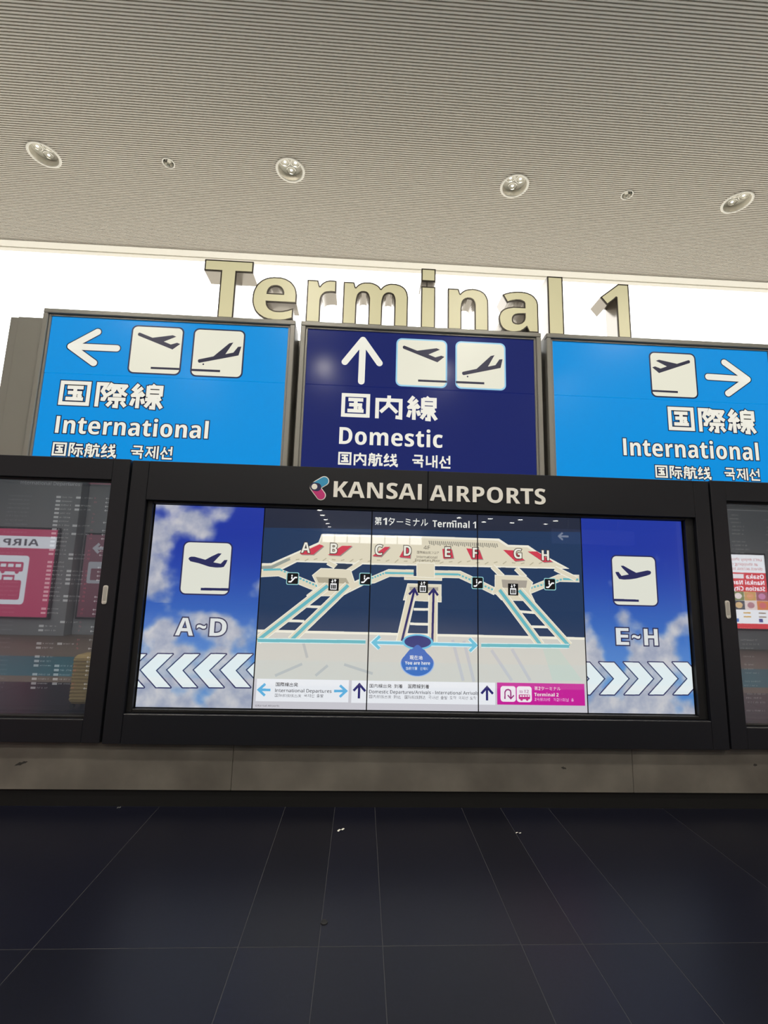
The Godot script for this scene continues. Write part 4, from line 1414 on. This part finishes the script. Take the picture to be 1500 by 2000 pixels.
# ---------------------------------------------------------------- the hall behind the viewer, seen in the glass
func build_hall() -> void:
	var wall: Material = mats["hall_wall"]
	var dark := mat("soffit_grey", c8(168, 166, 162), 0.6)
	var so := struct("ceiling_soffit", box_mesh(Vector3(-HALL_X, SOFFIT_Y, SOFFIT_Z), Vector3(HALL_X, 6.0, HALL_Z + 0.3)), dark)
	so.set_meta("label", "grey lower ceiling of the hall opposite the screens")
	# end wall with a long window band
	var wx0 := -1.76
	var wx1 := 2.54
	var wy0 := 2.75
	var wy1 := 3.9
	var st := new_st()
	var z0 := HALL_Z
	var z1 := HALL_Z + 0.3
	# window placed by the ray through its reflection at the depth of the end wall
	var k := (HALL_Z + EYE.z) / (16.0 + EYE.z)
	wx0 *= k; wx1 *= k
	wy0 = EYE.y + (3.09 - EYE.y) * k
	wy1 = EYE.y + (3.50 - EYE.y) * k
	box(st, Vector3(-HALL_X, -0.2, z0), Vector3(wx0, SOFFIT_Y, z1))
	box(st, Vector3(wx1, -0.2, z0), Vector3(HALL_X, SOFFIT_Y, z1))
	box(st, Vector3(wx0, -0.2, z0), Vector3(wx1, wy0, z1))
	box(st, Vector3(wx0, wy1, z0), Vector3(wx1, SOFFIT_Y, z1))
	struct("wall_back", st.commit(), wall)
	var frame := mat("window_white", c8(236, 236, 232), 0.5)
	var wf := struct("window_1", box_mesh(Vector3(wx0, wy0, z0 + 0.05), Vector3(wx1, wy0 + 0.05, z0 + 0.15)), frame)
	for i in 9:
		var x := lerpf(wx0, wx1, i / 8.0)
		part("mullion", box_mesh(Vector3(x - 0.03, wy0 + 0.05, z0 + 0.06), Vector3(x + 0.03, wy1, z0 + 0.14)), frame, wf)
	var clear := mat("clear_pane", Color(1, 1, 1, 0.03), 0.02)
	clear.transparency = BaseMaterial3D.TRANSPARENCY_ALPHA
	for i in 8:
		part("pane", sheet(Rect2(lerpf(wx0, wx1, i / 8.0) + 0.03, wy0 + 0.05, (wx1 - wx0) / 8 - 0.06, wy1 - wy0 - 0.05), z0 + 0.10, Rect2(0, 0, 1, 1)), clear, wf)

	# rows of small round lamps in the soffit
	var lamp_glow := lit("soffit_lamp", c8(255, 246, 228), 26.0, 0.8)
	var ring := mat("soffit_ring", c8(210, 208, 202), 0.4)
	var spots := []
	for z in [15.4, 16.9, 18.4, 19.9, 21.4]: spots.append(Vector3(-1.85, SOFFIT_Y, z))
	for x in [4.2, 5.6, 6.95, 8.55]:
		for z in [16.35, 17.45]: spots.append(Vector3(x, SOFFIT_Y, z))
	for x in [-10.0, -6.0, 2.0, 11.0]:
		for z in [11.0, 13.2]: spots.append(Vector3(x, SOFFIT_Y, z))
	for p: Vector3 in spots:
		var t := thing("soffit_lamp", p, "small glowing round lamp in the lower grey ceiling opposite the screens", "lamp", "round lamps of the lower ceiling")
		part("ring", lathe_mesh(p, [[0.13, 0.0], [0.13, -0.01], [0.112, -0.012], [0.109, -0.004]], 24), ring, t)
		part("lamp_disc", lathe_mesh(p, [[0.11, -0.005], [0.0, -0.005]], 24), lamp_glow, t)
		if p.z < 14.0 and absf(p.x) < 11.0: beam(t, Vector3(0, -0.03, 0), 9.0, 60.0, 0.1)

	build_posters()
	build_suitcase()


func build_posters() -> void:
	# light boxes on free-standing pillars across the hall
	var z := 8.5
	var grey := mat("pillar_grey", c8(150, 152, 154), 0.5)
	var frame := mat("poster_frame", c8(40, 41, 44), 0.4)
	var p1 := part("pillar", box_mesh(Vector3(-11.2, 0, z + 0.09), Vector3(-7.35, 4.9, z + 1.0), 0.01), grey)
	tag(p1, "broad grey pillar carrying the red luggage light box", "pillar")
	var p2 := part("pillar", box_mesh(Vector3(9.2, 0, z + 0.09), Vector3(12.4, 4.9, z + 1.0), 0.01), grey)
	tag(p2, "broad grey pillar carrying the Osaka Nankai Namba light box", "pillar")

	# red luggage advertisement
	var r := Rect2(-10.6, 0.45, 2.85, 2.17)
	var c := Canvas.new(r, 900)
	c.img.fill(c8(176, 40, 84))
	# drawn as the reader in front of it sees it, so x runs the other way in the world
	var mir := func(q: Rect2) -> Rect2: return Rect2(r.position.x + (r.end.x - q.end.x), q.position.y, q.size.x, q.size.y)
	c.rect(mir.call(Rect2(-10.6, 2.14, 2.85, 0.3)), c8(226, 226, 228))
	c.many(latin("AIRP", bold, r.position.x + 0.42, r.position.x + 1.3, 2.2, 0.17), c8(60, 60, 70))
	c.shape([rounded(mir.call(Rect2(-9.9, 0.75, 1.55, 1.2)), 0.08)], c8(222, 224, 226))
	var bx := r.position.x + 0.62
	c.shape([rounded(Rect2(bx + 0.1, 1.55, 0.62, 0.24), 0.04)], c8(176, 40, 84))
	for k in 3: c.rect(Rect2(bx + 0.16 + k * 0.18, 1.66, 0.13, 0.08), c8(222, 224, 226))
	for k in 2: c.shape([oval(Vector2(bx + 0.24 + k * 0.34, 1.545), 0.05, 0.05)], c8(176, 40, 84))
	c.shape([rounded(Rect2(bx + 0.1, 0.86, 0.66, 0.48), 0.05)], c8(176, 40, 84))
	c.shape(line([Vector2(bx + 0.3, 1.34), Vector2(bx + 0.3, 1.44), Vector2(bx + 0.56, 1.44), Vector2(bx + 0.56, 1.34)], 0.025), c8(176, 40, 84))
	light_box(r, z, c, "wide red luggage light box with a white bus and suitcase tile", "poster_luggage", 2.2)

	# narrower dark red notice on the set-back wall piece beside it
	var rn := Rect2(-7.2, 0.45, 0.75, 2.1)
	var cn := Canvas.new(rn, 400)
	cn.img.fill(c8(128, 30, 66))
	cn.many([line([Vector2(-6.95, 2.2), Vector2(-6.7, 2.2)], 0.035), line([Vector2(-6.8, 2.32), Vector2(-6.68, 2.2), Vector2(-6.8, 2.08)], 0.035)], c8(214, 214, 218))
	cn.shape([rounded(Rect2(-7.08, 1.3, 0.5, 0.55), 0.04)], c8(206, 208, 212))
	cn.shape([rounded(Rect2(-7.0, 1.38, 0.34, 0.3), 0.03)], c8(128, 30, 66))
	light_box(rn, z + 0.3, cn, "narrow dark red light box with a white arrow", "poster_arrow", 0.9)
	var p3 := part("pillar", box_mesh(Vector3(-7.34, 0, z + 0.39), Vector3(-6.2, 4.9, z + 1.0), 0.01), grey)
	tag(p3, "narrow grey pillar carrying the dark red arrow light box", "pillar")

	# shopping advertisement
	var r2 := Rect2(9.55, 0.55, 1.32, 1.95)
	var d := Canvas.new(r2, 700)
	d.img.fill(c8(236, 234, 232))
	var red := c8(206, 40, 48)
	var left := r2.position.x
	d.many(latin("Let's enjoy shopping", plain, left + 0.08, left + 1.2, 2.34, 0.075), c8(190, 90, 90))
	d.many(latin("at shopping mall", plain, left + 0.2, left + 1.1, 2.21, 0.075), c8(190, 90, 90))
	d.many(latin("direct access to Nam", plain, left + 0.08, left + 1.22, 2.09, 0.075), c8(190, 90, 90))
	d.rect(Rect2(left, 1.5, 1.32, 0.52), red)
	d.rect(Rect2(left + 0.62, 1.86, 0.66, 0.12), c8(232, 222, 220))
	d.many(latin("Osaka", bold, left + 0.06, left + 0.55, 1.86, 0.115), Color.WHITE)
	d.many(latin("Nankai Namba", bold, left + 0.06, left + 1.2, 1.70, 0.115), Color.WHITE)
	d.many(latin("Station City", bold, left + 0.06, left + 0.95, 1.54, 0.115), Color.WHITE)
	var tones := [c8(150, 84, 92), c8(196, 150, 84), c8(116, 124, 70), c8(176, 90, 130), c8(206, 120, 60), c8(222, 200, 190), c8(60, 64, 72), c8(190, 60, 60)]
	for i in 8:
		var q := Rect2(left + (i % 4) * 0.33, 1.28 - (i / 4) * 0.24, 0.325, 0.235)
		d.rect(q, tones[i])
		d.shape([oval(q.get_center(), 0.1, 0.08)], tones[(i + 3) % 8].lightened(0.2))
	for i in 6: d.rect(Rect2(left + 0.1 + (i % 3) * 0.42, 0.94 - (i / 3) * 0.1, 0.2, 0.035), [c8(150, 130, 110), c8(206, 160, 70), c8(130, 134, 140)][i % 3])
	d.rect(Rect2(left + 0.2, 0.72, 0.11, 0.09), c8(60, 64, 130))
	d.rect(Rect2(left + 0.86, 0.72, 0.11, 0.09), c8(60, 110, 180))
	d.rect(Rect2(left, 0.55, 1.32, 0.13), red)
	light_box(r2, z, d, "red and white Osaka Nankai Namba Station City light box", "poster_shopping", 3.6)

	# blue hanging guide sign
	var gs := thing("guide_sign", Vector3(6.6, 2.75, 9.6), "dark blue hanging guide sign with white arrow opposite the E~H screen", "sign")
	part("panel", box_mesh(Vector3(5.5, 2.75, 9.6), Vector3(8.0, 3.2, 9.7), 0.01), mat("guide_blue", c8(30, 44, 120), 0.4), gs)
	var ga := new_st()
	for s in [line([Vector2(5.72, 2.975), Vector2(6.0, 2.975)], 0.025), line([Vector2(5.83, 3.08), Vector2(5.71, 2.975), Vector2(5.83, 2.87)], 0.025)]: fill(ga, s, 9.597, Vector3(0, 0, -1))
	part("arrow", ga.commit(), lit("guide_sign_white", c8(236, 238, 240), 2.0), gs)
	part("hanger", box_mesh(Vector3(6.0, 3.2, 9.63), Vector3(6.04, SOFFIT_Y, 9.67)), frame, gs)
	part("hanger", box_mesh(Vector3(7.5, 3.2, 9.63), Vector3(7.54, SOFFIT_Y, 9.67)), frame, gs)


func light_box(r: Rect2, z: float, c: Canvas, label: String, key: String, energy: float) -> void:
	var t := thing("light_box", Vector3(r.get_center().x, r.position.y, z), label, "light box")
	part("frame", box_mesh(Vector3(r.position.x - 0.05, r.position.y - 0.05, z), Vector3(r.end.x + 0.05, r.end.y + 0.05, z + 0.09), 0.008), mats["poster_frame"], t)
	part("poster", sheet(r, z - 0.002, Rect2(0, 0, 1, 1), true), picture(c, key, energy), t)
	glow_light(t, r, z - 0.02, Color(1, 0.9, 0.88), 0.03 * r.get_area(), PI)


# ---------------------------------------------------------------- ribbed suitcase standing by, seen only in the glass
func build_suitcase() -> void:
	var x := -3.13
	var z := 2.42
	var s := thing("suitcase", Vector3(x, 0, z), "beige ribbed hard-shell suitcase mirrored in the timetable glass", "suitcase")
	var shell := mat("suitcase_beige", c8(196, 168, 112), 0.4)
	part("shell", box_mesh(Vector3(x - 0.22, 0.05, z - 0.13), Vector3(x + 0.22, 0.60, z + 0.13), 0.035), shell, s)
	for i in 12:
		var y := 0.1 + i * 0.039
		part("rib", box_mesh(Vector3(x - 0.205, y, z - 0.138), Vector3(x + 0.205, y + 0.022, z + 0.138), 0.006), shell, s)
	var blk := mat("suitcase_black", c8(30, 30, 32), 0.5)
	for wx in [-0.18, 0.18]:
		for wz in [-0.09, 0.09]:
			var st := new_st()
			for a in [0.0, 1.0]:
				lathe(st, Vector3(x + wx, 0.025, z + wz - 0.01 + a * 0.02), [[0.025, -0.008], [0.025, 0.008], [0.0, 0.008]] if a > 0.5 else [[0.0, -0.008], [0.025, -0.008], [0.025, 0.008]], 18, 2)
			box(st, Vector3(x + wx - 0.012, 0.03, z + wz - 0.02), Vector3(x + wx + 0.012, 0.052, z + wz + 0.02))
			part("wheel", st.commit(), blk, s)
	part("handle", box_mesh(Vector3(x - 0.09, 0.60, z + 0.09), Vector3(x + 0.09, 0.625, z + 0.115), 0.006), blk, s)


# ---------------------------------------------------------------- litter on the floor
func build_small_things() -> void:
	var paper := mat("paper_scrap", c8(214, 212, 204), 0.8)
	for e in [[666, 1622, 0.030, 0.9, "small crumpled white paper scrap on the navy floor, the longer one"], [1013, 1628, 0.016, 0.2, "tiny white paper scrap lying at a floor joint"], [232, 1578.5, 0.012, 0.4, "tiny white paper scrap against the plinth foot"]]:
		var p := level(e[0], e[1], 0.0)
		if p.z < 0.03: p.z = 0.03
		var st := new_st()
		var n := 6
		for k in n:
			var a := float(k) / n - 0.5
			var b := float(k + 1) / n - 0.5
			var l: float = e[2] * 2.0
			var up := 0.006 * absf(sin(k * 2.3))
			var up2 := 0.006 * absf(sin((k + 1) * 2.3))
			var dir := Vector3(cos(e[3]), 0, -sin(e[3]))
			var sd: Vector3 = Vector3(sin(e[3]), 0, cos(e[3])) * e[2] * 0.22
			var bend: Vector3 = Vector3(0, 0, 0.4 * e[2] * sin(a * 3.0))
			var bend2: Vector3 = Vector3(0, 0, 0.4 * e[2] * sin(b * 3.0))
			quad(st, p + dir * l * a + bend - sd + Vector3(0, up + 0.0006, 0), p + dir * l * b + bend2 - sd + Vector3(0, up2 + 0.0006, 0), p + dir * l * b + bend2 + sd + Vector3(0, up2 + 0.0012, 0), p + dir * l * a + bend + sd + Vector3(0, up + 0.0012, 0), Vector3.UP)
		tag(part("paper_scrap", st.commit(), paper), e[4], "paper scrap", "scraps on the floor")
	var q := level(633, 1802, 0.0)
	var plug := part("floor_plug", lathe_mesh(q, [[0.017, 0.0], [0.016, 0.004], [0.009, 0.0055], [0.0, 0.0055]], 24), mat("plug_black", c8(8, 8, 9), 0.6))
	tag(plug, "small round black rubber plug on the navy floor", "plug")
